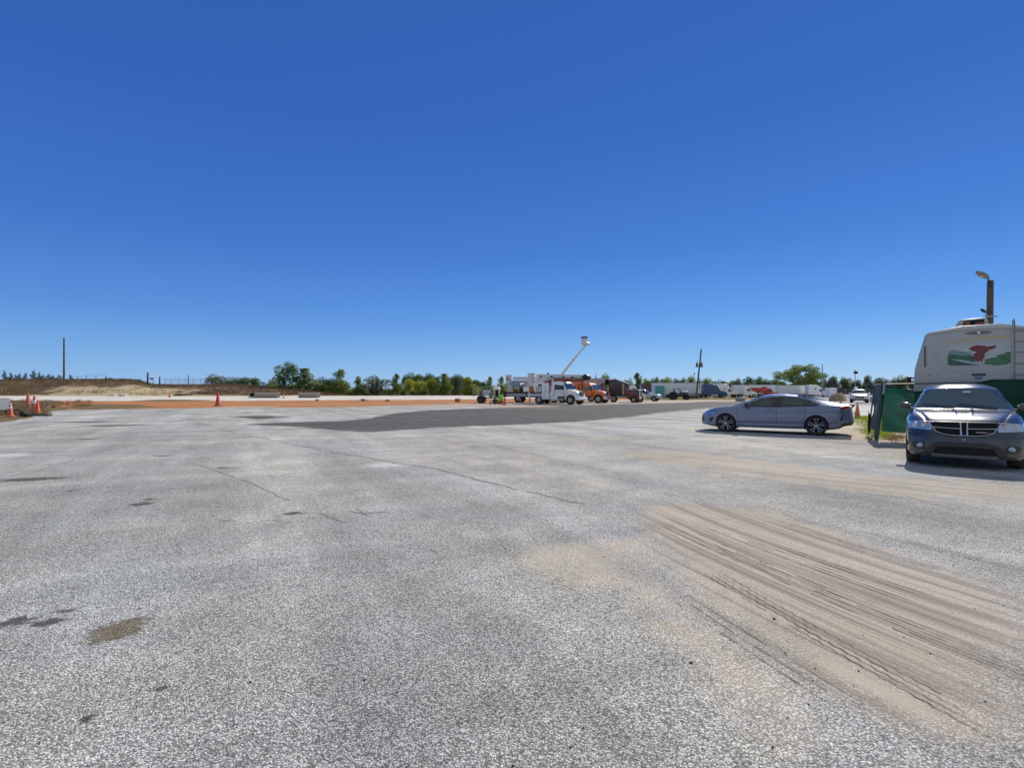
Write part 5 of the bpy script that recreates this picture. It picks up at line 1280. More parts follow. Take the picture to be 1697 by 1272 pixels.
# ---------------------------------------------------------------- left-hand clutter
def white_box():
    X, Y = G(-11, 687.5); t = thing('equipment_cabinet', 'white equipment cabinet with blue corner mark at the left edge', 'cabinet', (X, Y, .01), R(4))
    k = Y/F
    b = MB(); b.box((0, 0, .64), (1.15, .8, .68)); bd = b.build('cabinet_body', p_white, t, bevel=.03)
    b = MB(); b.box((.33, -.405, .44), (.30, .012, .24)); b.build('blue_mark', M('blue_panel', (.02, .03, .35), .5), bd)
    b = MB(); b.box((0, 0, 1.0), (1.2, .86, .05)); b.box((.585, 0, .64), (.05, .84, .66)); b.build('grey_edge', p_galv, bd)
    b = MB()
    for sx in (-.5, .5):
        for sy in (-.32, .32): b.box((sx, sy, .16), (.12, .12, .33))
    b.build('foot_block', m_frame, t)
white_box()
def tyre(px, py, r, label, lie=True):
    X, Y = G(px, py); t = thing('old_tyre', label, 'tyre', (X, Y, .012), random.uniform(0, 3), None)
    w_ = r*.55; b = MB(); rr = r*.58; h = w_/2
    prof = [(rr, -h*.9), (r*.9, -h), (r, -h*.7), (r, h*.7), (r*.9, h), (rr, h*.9), (rr*1.08, 0)]
    if lie: b.lathe([(a, c+h) for a, c in prof], (0, 0, 0), 'z', 24, True)
    else: b.lathe(prof, (0, 0, r), 'y', 24, True)
    b.build('tread', m_rubber, t, smooth=True); return t
tyre(28, 687.8, .18, 'black tyre standing upright between the cones at the left', False)
def black_base():
    X, Y = G(57, 690.5); t = thing('rubber_base', 'long black rubber drum base under the pair of cones', 'rubber base', (X, Y+.1, .01), R(3))
    b = MB(); b.cyl((-.62, -.18, .16), (-.62, .18, .16), .16, .16, 16); b.build('drum_end', m_rubber, t, bevel=.02)
    b = MB(); b.box((.0, 0, .11), (1.2, .30, .10)); b.box((.62, 0, .09), (.3, .36, .12)); b.build('base_slab', m_black, t, bevel=.03)
black_base()
def lump(name, label, px, py, wpx, hpx, mat, cat, seed, group=None, jag=.35, Y=None, dep=None):
    if Y is None: X, Y = G(px, py)
    else: X = AX(px, Y)
    k = Y/F; bm = bmesh.new(); bmesh.ops.create_icosphere(bm, subdivisions=3, radius=1)
    for v in bm.verts:
        n = mnoise.fractal(v.co*1.7+Vector((seed, seed*2, 0)), 1, 2, 4)
        v.co *= 1+jag*n; v.co.z = max(v.co.z, -.15)
        v.co = Vector((v.co.x*wpx*k/2, v.co.y*(dep or wpx*k/2), v.co.z*hpx*k))
    me = bpy.data.meshes.new(name); bm.to_mesh(me); bm.free(); me.materials.append(mat)
    o = bpy.data.objects.new(name, me); C.objects.link(o); o.location = (X, Y, hz(X, Y)+.01); return tag(o, label, cat, group)
p_rock = M('limestone_rock', (.58, .52, .42), .9, 0, .2, 3, bump=.05); p_debris = M('brown_debris', (.12, .075, .05), .9, 0, .5, 6)
lump('debris_pile', 'brown and rust debris at the asphalt corner beyond the cone pair', 91, 675.5, 9, 5, p_rust, 'debris', 1)
lump('limestone_rock', 'left pale boulder at the foot of the sandy bank', 189, 656.4, 16, 3.6, p_rock, 'rock', 2, 'boulders at the foot of the bank')
lump('limestone_rock', 'right pale boulder at the foot of the sandy bank', 205, 656, 12, 4.6, p_rock, 'rock', 3, 'boulders at the foot of the bank')
lump('limestone_rock', 'small flat pale stone right of the red cone on the dirt', 371.5, 665.5, 6, 2, p_rock, 'rock', 4)
lump('debris_pile', 'white and brown rubble heap at the white road edge', 601, 664.2, 9, 3.2, p_debris, 'debris', 5)
lump('limestone_rock', 'pale chunk lying left in the rubble heap', 596, 664.5, 5, 2.0, p_rock, 'rock', 6)
lump('limestone_rock', 'pale chunk lying right in the rubble heap', 609, 664.4, 5, 2.4, p_rock, 'rock', 7)
lump('debris_pile', 'small dark brown clod heap on the dirt strip right of the rubble', 642, 664.6, 8, 2.6, p_debris, 'debris', 8)
lump('debris_pile', 'low dark log of debris on the sand right of the tiny cone', 304, 655.6, 32, 2.0, p_debris, 'debris', 9, dep=.5)
lump('debris_pile', 'orange clay clod left of the rubble on the dirt strip', 526, 664.2, 8, 2.4, p_rust, 'debris', 10)
lump('dirt_mound', 'tan dirt mound beyond the sedan roof near the white car', 1388, 666, 25, 13.5, M('tan_dirt', (.38, .29, .17), .95, 0, .3, 2, bump=.08), 'dirt mound', 11, jag=.25, Y=75)
def red_drum():
    X, Y = G(758, 666.4); t = thing('red_bucket', 'red and white bucket lying on the dirt strip', 'bucket', (X, Y, .03), R(25))
    b = MB(); b.lathe([(.001, -.28), (.22, -.28), (.25, .22), (.27, .24), (.27, .28), (.23, .28), (.20, -.2), (.001, -.2)], (0, 0, .25), 'x', 16); b.build('bucket_shell', p_red, t, smooth=True)
    b = MB(); b.lathe([(.245, .02), (.256, .16)], (0, 0, .25), 'x', 16); b.build('white_band', p_white, t)
red_drum()
def culvert(px0, px1, top, bot, label, black=False):
    X0, Y = G((px0+px1)/2, bot); Xa, Xb = AX(px0, Y), AX(px1, Y); k = Y/F; D = (bot-top)*k; L = Xb-Xa
    t = thing('concrete_pipe', label, 'concrete pipe', ((Xa+Xb)/2, Y, hz(X0, Y)+.01), R(0))
    r = D/2; b = MB(); b.lathe([(r, -L/2), (r, L/2), (r*.78, L/2), (r*.78, -L/2)], (0, 0, r), 'x', 28, True); b.build('pipe_barrel', p_conc, t, smooth=True)
    b = MB(); b.lathe([(r*1.04, -L/2-.02), (r*1.04, -L/2+.3), (r*.8, -L/2+.3), (r*.8, -L/2-.02)], (0, 0, r*1.04), 'x', 28, True); b.build('pipe_bell', p_conc, t, smooth=True)
culvert(424, 462.5, 650.6, 659.0, 'longer concrete pipe lying on the white road, left one')
culvert(496, 529.5, 650.6, 658.8, 'shorter concrete pipe lying on the white road, right one')
def end_section():
    X, Y = G(417, 659); t = thing('pipe_end_section', 'flared concrete pipe mouth with dark opening left of the longer pipe', 'pipe section', (X, Y, hz(X, Y)), R(-50))
    b = MB(); b.lathe([(.42, -.45), (.46, .35), (.36, .35), (.33, -.45)], (0, 0, .46), 'x', 20, True); b.build('flared_pipe', p_conc, t, smooth=True)
    b = MB(); b.cyl((-.2, 0, .46), (-.15, 0, .46), .34, .34, 16); b.build('dark_opening', m_void, t)
    b = MB(); b.prism([(.3, 0), (1.1, 0), (.4, .3)], -.5, .5); b.build('wing_wall', p_conc, t)
end_section()

# ================================================================ motorhome, fence, poles
def motorhome():
    Yc = 14.5; Xc = AX(1621.6, Yc); al = R(38)
    # local +X runs forward (away from the camera), +Y to its left
    t = thing('motorhome', 'cream motorhome seen from behind with red eagle mural, above the SUV', 'motorhome', (Xc, Yc, 0), math.atan2(math.cos(al), math.sin(al)))
    shell = M('cream_gelcoat', (.43, .43, .425), .32, 0, .06, 1.2, coat=.4, dirt=.25)
    b = MB(); hw = 1.42
    prof = [(-hw+.03, .55), (hw-.03, .55), (hw, 1.0), (hw, 2.15), (hw-.24, 3.17), (hw-.34, 3.24), (.35, 3.385), (-.45, 3.385), (-hw+.34, 3.24), (-hw+.24, 3.17), (-hw, 2.15), (-hw, 1.0)]
    b.xprism(prof, 0, 8.2); bd = b.build('body', shell, t, bevel=.07, seg=3)
    b = MB(); b.xprism([(hw-.37, 3.18), (hw-.34, 3.225), (.35, 3.36), (-.45, 3.36), (-hw+.34, 3.225), (-hw+.37, 3.18), (-.45, 3.25), (.35, 3.25)], -.035, -.002); b.build('rear_cap', M('cap_white', (.52, .515, .50), .35, 0, .05, 2, coat=.3), bd, bevel=.012)
    X = lambda y, z: (y, z)
    def flat(poly, d0, d1, nm, mt, par):
        if nm.startswith('mural'): poly = [(y*.93, 2.20+(z-1.90)*.825) for y, z in poly]
        k = MB(); k.xprism(poly, -d1, -d0); return k.build(nm, mt, par)
    # y is to the left in the picture
    mu = flat([(.70, 1.92), (-.66, 1.90), (-.72, 1.97), (-.70, 2.70), (.66, 2.62), (.72, 2.54), (.72, 2.02)], .002, .006, 'mural', M('mural_sky', (.50, .53, .54), .5, 0, .1, 3), t)
    green = M('mural_green', (.05, .145, .105), .5, 0, .55, 9); green2 = M('mural_bright_green', (.07, .19, .095), .5, 0, .5, 11); riv = M('mural_river', (.42, .50, .56), .5, 0, .15, 6)
    redm = M('mural_red', (.20, .04, .05), .5, 0, .35, 9); yel = M('sunny_swoosh', (.55, .44, .24), .5, 0, .2, 3); hill = M('mural_hill', (.20, .28, .30), .5, 0, .3, 5)
    flat([(.70, 2.30), (.70, 2.44), (.60, 2.50), (.40, 2.43), (.18, 2.38), (.15, 2.26), (.3, 2.2)], .006, .008, 'mural_hill', hill, mu)
    flat([(.715, 2.31), (.60, 2.33), (.50, 2.31), (.36, 2.27), (.18, 2.29), (.10, 2.20), (.06, 2.02), (-.02, 1.94), (.30, 1.94), (.60, 1.94), (.70, 1.96), (.715, 2.1)], .008, .010, 'mural_woods', green, mu)
    flat([(-.10, 1.97), (-.16, 2.05), (-.12, 2.12), (-.26, 2.17), (-.40, 2.20), (-.42, 2.27), (-.55, 2.30), (-.62, 2.36), (-.71, 2.37), (-.71, 2.0), (-.62, 1.94), (-.4, 1.92)], .008, .010, 'mural_woods', green2, mu)
    flat([(.62, 2.17), (.48, 2.10), (.30, 2.04), (.10, 1.98), (-.05, 1.95), (-.10, 1.99), (.05, 2.03), (.24, 2.09), (.42, 2.14)], .010, .012, 'mural_river', riv, mu)
    flat([(.22, 2.50), (.16, 2.58), (.02, 2.63), (-.06, 2.60), (-.12, 2.615), (-.17, 2.56), (-.40, 2.60), (-.36, 2.50), (-.25, 2.46), (-.20, 2.40), (-.13, 2.33), (-.14, 2.22), (-.10, 2.16), (-.08, 2.05), (-.02, 2.10), (.03, 2.03), (.06, 2.12), (.12, 2.16), (.15, 2.23), (.09, 2.26), (.14, 2.30), (.06, 2.35), (.05, 2.42), (.13, 2.43)], .012, .016, 'mural_eagle', redm, mu)
    flat([(.92, 2.86), (.72, 2.87), (.45, 2.92), (.2, 2.95), (-.68, 2.98), (-.68, 3.03), (-.2, 3.03), (.1, 3.01), (.4, 2.97), (.7, 2.91)], .002, .005, 'yellow_stripe', yel, t)
    flat([(1.0, 2.78), (.92, 2.76), (.86, 2.5), (.80, 2.3), (.55, 2.12), (.2, 2.08), (-.68, 2.08), (-.68, 2.04), (.2, 2.02), (.62, 2.06), (.90, 2.24), (.97, 2.5)], .002, .005, 'pale_stripe', M('grey_swoosh', (.425, .445, .47), .5, 0, .1, 3), t)
    k = MB(); k.xprism([(.30, 3.15), (.18, 3.185), (0, 3.20), (-.18, 3.185), (-.30, 3.15), (-.18, 3.12), (0, 3.11), (.18, 3.12)], -.03, -.002); lp = k.build('marker_lamp_bar', M('grey_lamp_bar', (.16, .17, .17), .4), t, bevel=.01)
    k = MB(); k.cyl((-.045, 0, 3.15), (-.02, 0, 3.15), .035, .035, 12); k.build('camera_lens', m_chrome, lp)
    k = MB(); k.xprism([(.15, 1.965), (.14, 1.94), (-.15, 1.94), (-.16, 1.965), (-.15, 1.99), (.14, 1.99)], -.025, -.002); k.build('hatch_handle', m_black, t, bevel=.008)
    k = MB(); k.lathe([(.001, -.012), (.075, -.012), (.085, -.002)], (0, 0, 0), 'x', 20); k.v = [(x, y*1.0, 1.87+z*.6) for x, y, z in k.v]; k.build('oval_badge', M('badge_blue', (.16, .22, .30), .4), t)
    for y0, w_ in ((1.08, .11), (.90, .05)):
        k = MB(); k.box((-.004, y0, 1.97), (.006, w_*.7, .022)); k.build('lettering', M('grey_letter', (.18, .17, .18), .5), t)
    k = MB(); k.xprism([(1.20, 2.82), (1.165, 2.84), (1.16, 2.22), (1.19, 2.2)], -.03, -.002); k.build('clearance_lamp', M('smoked_lamp', (.10, .06, .06), .3), t, bevel=.006)
    for y0 in (1.22, -1.22):
        k = MB(); k.box((-.012, y0, 1.2), (.03, .14, .5)); k.build('tail_light', m_red, t, bevel=.02)
    # ladder on the right of the rear wall
    k = MB()
    for y0 in (-.72, -1.04):
        k.tube([(-.14, y0, .95), (-.14, y0, 3.18), (-.10, y0, 3.40), (.02, y0, 3.48), (.16, y0, 3.46), (.22, y0, 3.33)], .015, 8)
        for z0 in (1.1, 1.9, 2.7, 3.1): k.tube([(-.14, y0, z0), (.0, y0, z0)], .012, 6)
    for z0 in (1.05, 1.35, 1.65, 1.95, 2.25, 2.56, 2.85, 3.14): k.tube([(-.14, -.72, z0), (-.14, -1.04, z0)], .014, 6)
    k.build('ladder', M('ladder_grey', (.20, .21, .23), .4, .6), t, smooth=True)
    # roof air conditioner
    k = MB(); k.xprism([(.50, 3.34), (.40, 3.57), (.32, 3.61), (-.16, 3.63), (-.24, 3.58), (-.26, 3.34)], .55, 1.75); ac = k.build('air_conditioner', shell, t, bevel=.03)
    k = MB(); k.xprism([(.30, 3.39), (.28, 3.56), (-.16, 3.575), (-.17, 3.39)], .535, .548); gr = k.build('condenser_grille', m_void, ac)
    k = MB(); k.box((.53, .20, 3.48), (.012, .12, .12)); k.box((.53, -.06, 3.46), (.012, .18, .09)); k.build('condenser_part', M('copper_red', (.30, .06, .05), .5), ac)
    k = MB(); k.box((2.9, -.55, 3.42), (.4, .4, .09)); k.build('roof_vent', shell, t, bevel=.02)
    # mirror sticking out at the front left and wheels
    k = MB(); k.box((7.6, 1.58, 1.92), (.16, .15, .36)); mo = k.build('side_mirror', m_black, t, bevel=.04)
    k = MB(); k.tube([(7.7, 1.36, 2.0), (7.62, 1.55, 2.05)], .03, 6); k.build('mirror_arm', m_black, mo)
    for x in (1.9, 6.9):
        for s in (1, -1): wheel(t, x, s*1.15, .42, .28, 'truck')
    k = MB(); k.box((4.0, 0, .72), (7.6, 1.7, .3)); k.build('chassis', m_frame, t)
    k = MB(); k.box((-.08, 0, .58), (.2, 2.3, .26)); k.build('rear_bumper', shell, t, bevel=.04)
    for x0, x1, z0, z1 in ((1.0, 2.2, 1.9, 2.7), (4.0, 5.6, 1.9, 2.7)):
        k = MB(); k.prism([(x0, z0), (x1, z0), (x1, z1), (x0, z1)], hw-.002, hw+.012); 
        k.v = [(x, y-.24*max(0, (z-2.15)/1.02), z) for x, y, z in k.v]; k.build('side_window', p_glass, t)
motorhome()

def cloth_mat(name, c0, c1, clear):
    b = NB(name); o = b.obj(); n = b.noise(b.scale(o, (1, 1, 3.0)), 3.0, 5, .6)
    wv = b.node('ShaderNodeTexWave', [b.scale(o, (1, 1, 1)), 45.0, 1.5], wave_type='BANDS', bands_direction='Z').outputs[1]
    cc = b.mix(n, c0, c1); cc = b.mix(b.math('MULTIPLY', wv, .35), cc, [v*.55 for v in c0])
    b.col(cc); b.set(Roughness=.85)
    tl = b.node('ShaderNodeBsdfTranslucent'); b.L.new(cc, tl.inputs[0]); b.bump(b.noise(b.scale(o, (1.6, 1, 7)), 2.2, 5, .65), .30); m1 = b.node('ShaderNodeMixShader', [.24]); b.L.new(b.p.outputs[0], m1.inputs[1]); b.L.new(tl.outputs[0], m1.inputs[2])
    tr = b.node('ShaderNodeBsdfTransparent'); m2 = b.node('ShaderNodeMixShader', [clear]); b.L.new(m1.outputs[0], m2.inputs[1]); b.L.new(tr.outputs[0], m2.inputs[2]); b.L.new(m2.outputs[0], b.out.inputs[0]); return b.m
m_screen = cloth_mat('green_privacy_screen', (.010, .105, .072), (.030, .20, .14), .02)
def drape(fn, nu, nv):
    vs = []; fs = []
    for j in range(nv+1):
        for i in range(nu+1): vs.append(fn(i/nu, j/nv))
    for j in range(nv):
        for i in range(nu): fs.append((j*(nu+1)+i, j*(nu+1)+i+1, (j+1)*(nu+1)+i+1, (j+1)*(nu+1)+i))
    return vs, fs
def green_fence():
    A0 = Vector((11.02, 15.45)); A1 = Vector((14.9, 13.0))
    ang = math.atan2(A1.y-A0.y, A1.x-A0.x); L = (A1-A0).length
    t = thing('screened_fence', 'chain-link fence hung with sagging dark green privacy screen behind the SUV', 'fence', (A0.x, A0.y, 0), ang)
    def f(u, v):
        x = .10+u*(L-.1); bay = min(1.0, x/2.3)
        sag = .17*math.exp(-((x-.95)/.42)**2)
        topz = 1.66+.16*float(sstep(2.0, 2.6, x))-sag*1.0; bot = .30-.03*math.sin(x*2)
        z = bot+(topz-bot)*v
        y = -.06-.045*math.sin(x*9+v*3)*(1-v*.3)-.05*math.sin(v*9+x*2.0)*.5-.06*math.exp(-((x-.95)/.6)**2)*math.sin(v*14+x*6)-.03*mnoise.fractal(Vector((x*2.2, v*5, 1)), 1, 2, 4)
        return (x, y, z)
    vs, fs = drape(f, 90, 40); raw('privacy_screen', vs, fs, m_screen, t, True)
    def g(u, v):
        x = .10+u*(L-.1); sag = .17*math.exp(-((x-.95)/.42)**2); topz = 1.66+.16*float(sstep(2.0, 2.6, x))-sag; y = -.052-.035*math.sin(x*9+3)*.7-.06*math.sin(9+x*2.0)*.4-.05*math.exp(-((x-.95)/.5)**2)*math.sin(14+x*6)
        return (x, y-.004, topz-.045*v)
    vs, fs = drape(g, 90, 2); raw('screen_hem', vs, fs, M('hem_black', (.006, .02, .018), .8), t, True)
    for x, h in ((2.35, 1.80), (4.6, 1.85)):
        k = MB(); k.cyl((x, 0, 0), (x, 0, h), .035, None, 10); k.build('fence_post', p_galv, t, smooth=True)
    # leaning end post with a pale flat side
    k = MB(); k.tube([(-.02, 0, 0), (.17, 0.02, 1.74)], .05, 10); k.build('end_post', M('dark_post', (.07, .085, .09), .6), t, smooth=True)
    k = MB(); k.tube([(.145, -.06, 1.40), (.18, -.06, 1.76)], .035, 8); k.build('post_sleeve', p_galv, t, smooth=True)
    k = MB(); k.tube([(.17, 0, 1.70), (2.35, 0, 1.74), (4.6, 0, 1.80)], .018, 8); k.build('top_rail', M('rail_dark', (.05, .055, .06), .5), t)
    # diamond wire behind the cloth
    k = MB()
    s = .12
    n = int(L/s)
    for i in range(-14, n+1):
        a0 = (i*s, .02, .15); a1 = (i*s+1.5, .02, 1.65)
        lo = max(0, -i*s); hi = min(1.5, L-i*s)
        if hi > lo: k.tube([(i*s+lo, .02, .15+lo), (i*s+hi, .02, .15+hi)], .0012, 3)
        lo = max(0, -i*s); hi = min(1.5, L-i*s)
        if hi > lo: k.tube([(i*s+lo, .025, 1.65-lo), (i*s+hi, .025, 1.65-hi)], .0012, 3)
    k.build('chain_link', p_galv, t)
    # the gate leaf swung back, seen nearly edge-on, grey-green cloth hanging on it
    t2 = thing('gate_leaf', 'swung-back gate leaf wrapped in grey-green cloth, nearly edge-on at the post', 'gate', (A0.x-.03, A0.y+.02, 0), R(60.5))
    def h(u, v):
        x = u*1.6; z = .28+(1.66-.28)*v; return (x, .03*math.sin(x*7+v*2)+.03*math.sin(v*11)-.16*v, z)
    vs, fs = drape(h, 40, 24); raw('gate_cloth', vs, fs, cloth_mat('grey_green_cloth', (.13, .19, .205), (.20, .27, .285), .02), t2, True)
    k = MB(); k.tube([(0, .03, .1), (0, -.14, 1.7), (1.62, -.14, 1.7), (1.62, .03, .1), (0, .03, .1)], .022, 8); k.build('gate_frame', M('gate_frame_dark', (.10, .13, .14), .6), t2)
    def h2(u, v): 
        x = 1.25+u*.5; return (x, .02+.05*math.sin(x*11), .15+.75*v*(1-.5*u))
    vs, fs = drape(h2, 12, 10); raw('torn_flap', vs, fs, cloth_mat('dark_torn_cloth', (.03, .03, .035), (.08, .07, .07), .0), t2, True)
green_fence()

def wood_pole(label, px, Y, pb, pt, r, lean=0.0, name='utility_pole', z=None):
    X = AX(px, Y); z0 = hz(X, Y) if z is None else z; h = AZ(pt, Y)-z0
    t = thing(name, label, 'pole', (X, Y, z0-.3))
    k = MB(); k.cyl((0, 0, 0), (lean, 0, h+.3), r, r*.72, 14); k.build('pole_shaft', p_wood, t, smooth=True)
    return t, h
wood_pole('tall bare wooden pole standing alone on the brown bank at the left', 106, 118, 628, 559.5, .20)
t, h = wood_pole('leaning wooden utility pole with transformers among the parked rigs', 1153, 120, 655, 578, .21, lean=AX(1162.3, 120)-AX(1153, 120))
lx = AX(1162.3, 120)-AX(1153, 120)
for k_, (dx, z0) in enumerate(((-.55, .62), (.50, .62))):
    k = MB(); zz = h*z0+1.0; xx = lx*z0+dx; k.lathe([(.001, -.5), (.26, -.5), (.28, -.45), (.28, .42), (.2, .5), (.001, .5)], (xx, -.1, zz), 'z', 14); tr = k.build('transformer', M('transformer_grey', (.16, .17, .18), .5), t, smooth=True)
    k = MB(); k.cyl((xx, -.1, zz+.48), (xx, -.1, zz+1.25), .05, .03, 8); k.build('bushing', m_black, tr)
k = MB(); k.tube([(lx*.62-.9, -.1, h*.62+.5), (lx*.62+.9, -.1, h*.62+.5)], .06, 6); k.build('crossarm', p_wood, t)
k = MB(); k.tube([(lx*.30+.45, 0, h*.22), (lx*.36+.45, 0, h*.46)], .07, 6); k.tube([(lx*.93-.5, -.1, h*.93), (lx*.93+.3, -.1, h*.93)], .05, 6); k.build('conduit', m_frame, t)
wood_pole('stout wooden post on the bank crest, left one of two', 244.5, 108, 640, 617, .20, .05, 'wooden_post')
wood_pole('thinner wooden post on the bank crest, right one of two', 264.5, 110, 636, 624, .16, .03, 'wooden_post')
wood_pole('small thin pole on the bank left of the round shrub', 312, 122, 634, 620.5, .10, .05, 'wooden_post')
wood_pole('short dark stake at the left end of the sagging wire', 175, 112, 629, 623, .14, .1, 'wooden_post')
k = MB(); Xs = AX(252, 109)
t = thing('small_sign', 'tiny dark sign on a post between the two wooden posts', 'sign', (Xs, 109, hz(Xs, 109)))
k.box((-.15, 0, 1.5), (.75, .05, .32)); k.build('sign_panel', M('dark_sign', (.05, .07, .08), .5), t); k = MB(); k.cyl((.2, .05, 0), (.2, .05, 1.75), .05, None, 8); k.build('sign_post', p_wood, t)
def lamp_pole(label, px, Y, pt, r=.07, head='lamp', box_at=None, name='light_pole'):
    X = AX(px, Y); z0 = hz(X, Y); h = AZ(pt, Y)-z0; t = thing(name, label, 'light pole', (X, Y, z0))
    k = MB(); k.cyl((0, 0, 0), (0, 0, h), r, r*.7, 10); k.build('pole_shaft', p_galv, t, smooth=True)
    if head == 'lamp':
        k = MB(); k.box((0, -.1, h-.45), (.45, .5, .5)); k.build('lamp_head', m_black, t, bevel=.08)
    if head == 'mast':
        k = MB(); n = 22
        for i in range(n):
            za, zb = h*i/n, h*(i+1)/n; k.tube([(.18*(-1)**i, .05, za), (.18*(-1)**(i+1), .05, zb)], .02, 4)
        k.tube([(-.18, .05, 0), (-.16, .05, h*.95)], .03, 5); k.tube([(.18, .05, 0), (.16, .05, h*.95)], .03, 5); k.build('lattice', p_galv, t)
    if box_at: k = MB(); zz = AZ(box_at, Y)-z0; k.box((0, -.12, zz), (.5, .25, .55)); k.build('service_box', p_white, t, bevel=.03)
    return t
lamp_pole('slim metal pole with dark camera head above the small white car', 1417.5, 88, 612.5, .07, 'lamp', 643.5)
lamp_pole('slender lattice mast beside the oak tree', 1363, 150, 602, .09, 'mast')
lamp_pole('thin distant lamp post left of the leaning pole', 1150.5, 200, 617, .12, 'lamp')
lamp_pole('thin pale pole in front of the dark tree behind the maroon container', 1056.5, 130, 621, .08, None)
def street_lamp():
    Y = 25; X = AX(1638.2, Y); z0 = 0; h = AZ(465, Y); t = thing('street_lamp', 'wooden pole with cobra-head lamp rising behind the motorhome', 'street lamp', (X, Y, 0))
    k = MB(); k.cyl((0, 0, 0), (.09, 0, h), .145, .125, 16); k.build('pole_shaft', p_wood, t, smooth=True)
    s = Y/F; X1 = lambda px: AX(px, Y)-X
    k = MB(); k.tube([(X1(1640), -.1, AZ(478, Y)), (X1(1637), -.1, AZ(468, Y)), (X1(1633.5), -.1, AZ(461, Y))], .03, 8); arm = k.build('lamp_arm', m_frame, t, smooth=True)
    k = MB(); k.lathe([(.001, -.33), (.07, -.32), (.13, -.18), (.15, .05), (.12, .22), (.05, .33), (.001, .34)], (0, 0, 0), 'x', 16)
    q = Matrix.Rotation(R(28), 3, 'Y'); cc = Vector((X1(1625.2), -.1, AZ(456.3, Y))); k.v = [tuple(cc+q@Vector((x, y*1.1, z*.75))) for x, y, z in k.v]
    hd = k.build('lamp_head', M('lamp_housing', (.22, .23, .22), .5, .3), t, smooth=True)
    k = MB(); k.lathe([(.001, -.07), (.09, -.05), (.13, 0.0), (.001, .0)], tuple(cc+q@Vector((-.05, 0, -.07))), 'z', 14); k.build('lamp_glass', M('lamp_glass_amber', (.42, .38, .24), .2, 0, .1, 5, coat=.6), hd, smooth=True)
    k = MB(); k.tube([(0, -.12, AZ(518.5, Y)), (X1(1631), -.12, AZ(518.5, Y)), (X1(1629), -.12, AZ(517, Y))], .02, 6); k.build('lamp_arm', m_frame, t)
    k = MB(); k.lathe([(.001, -.16), (.06, -.12), (.07, .05), (.03, .16), (.001, .16)], (0, 0, 0), 'x', 12); c2 = Vector((X1(1625.8), -.12, AZ(515.4, Y))); q2 = Matrix.Rotation(R(35), 3, 'Y'); k.v = [tuple(c2+q2@Vector(p)) for p in k.v]; k.build('lamp_head', m_frame, t, smooth=True)
    k = MB(); k.box((0.02, -.14, AZ(525, Y)), (.55, .06, .06)); k.cyl((-.24, -.14, AZ(525, Y)), (-.24, -.14, AZ(521, Y)), .05, .05, 8); k.build('bracket', p_galv, t)
street_lamp()
def link_mat():
    b = NB('chain_link_mesh'); o = b.obj()
    b.col((.30, .31, .32)); b.set(Roughness=.5, Metallic=.6)
    sx = b.node('ShaderNodeSeparateXYZ', [o]); u = b.math('ADD', sx.outputs[0], sx.outputs[2]); v = b.math('SUBTRACT', sx.outputs[0], sx.outputs[2])
    def line(q): return b.math('LESS_THAN', b.math('ABSOLUTE', b.math('SUBTRACT', b.math('FRACT', b.math('MULTIPLY', q, 11.0)), .5)), .045)
    wv = b.math('MAXIMUM', line(u), line(v))
    tr = b.node('ShaderNodeBsdfTransparent'); m2 = b.node('ShaderNodeMixShader', [wv]); b.L.new(tr.outputs[0], m2.inputs[1]); b.L.new(b.p.outputs[0], m2.inputs[2]); b.L.new(m2.outputs[0], b.out.inputs[0]); return b.m
m_link = link_mat()
def chain_fence(label, pxa, Ya, pxb, Yb, h, n, z=None):
    a = Vector((AX(pxa, Ya), Ya)); c = Vector((AX(pxb, Yb), Yb)); L = (c-a).length
    zg = lambda x, y: hz(x, y)
    t = thing('chain_link_fence', label, 'fence', (a.x, a.y, 0), math.atan2(c.y-a.y, c.x-a.x))
    Z = [zg(*(a+(c-a)*(i/n))) for i in range(n+1)]
    k = MB()
    for i in range(n): k.add([(L*i/n, 0, Z[i]+.05), (L*(i+1)/n, 0, Z[i+1]+.05), (L*(i+1)/n, 0, Z[i+1]+h), (L*i/n, 0, Z[i]+h)], [(0, 1, 2, 3)])
    k.build('wire_mesh', m_link, t)
    for i in range(n+1): k = MB(); k.cyl((L*i/n, .05, Z[i]), (L*i/n, .05, Z[i]+h+.05), .035, None, 8); k.build('fence_post', p_galv, t)
    k = MB(); k.tube([(L*i/n, .03, Z[i]+h) for i in range(n+1)], .022, 6); k.build('top_rail', p_galv, t)
chain_fence('chain-link fence across the far yard behind the small white car', 1385, 96, 1640, 84, 2.0, 14)
chain_fence('chain-link fence on the bank crest left of the round shrub', 272, 124, 345, 120, 1.7, 6)
def wire_fence():
    Y = 113; t = thing('wire_fence', 'sagging wire fence on the brown bank right of the tall bare pole', 'fence', (AX(128, Y), Y, 0))
    X0 = AX(128, Y); P = [140, 152, 163, 175]
    zz = lambda px: hz(AX(px, Y), Y)
    for px in (128, 143, 159): k = MB(); k.cyl((AX(px, Y)-X0, 0, zz(px)), (AX(px, Y)-X0, 0, zz(px)+1.0), .06, None, 6); k.build('fence_post', p_wood, t)
    k = MB()
    for h in (.55, .8, 1.0): k.tube([(AX(px, Y)-X0, 0, zz(px)+h-.12*math.sin((px-128)/15.7*math.pi)**2+.012*(px-128)) for px in np.linspace(128, 175, 16)], .010, 4)
    k.build('fence_wire', m_frame, t)
wire_fence()
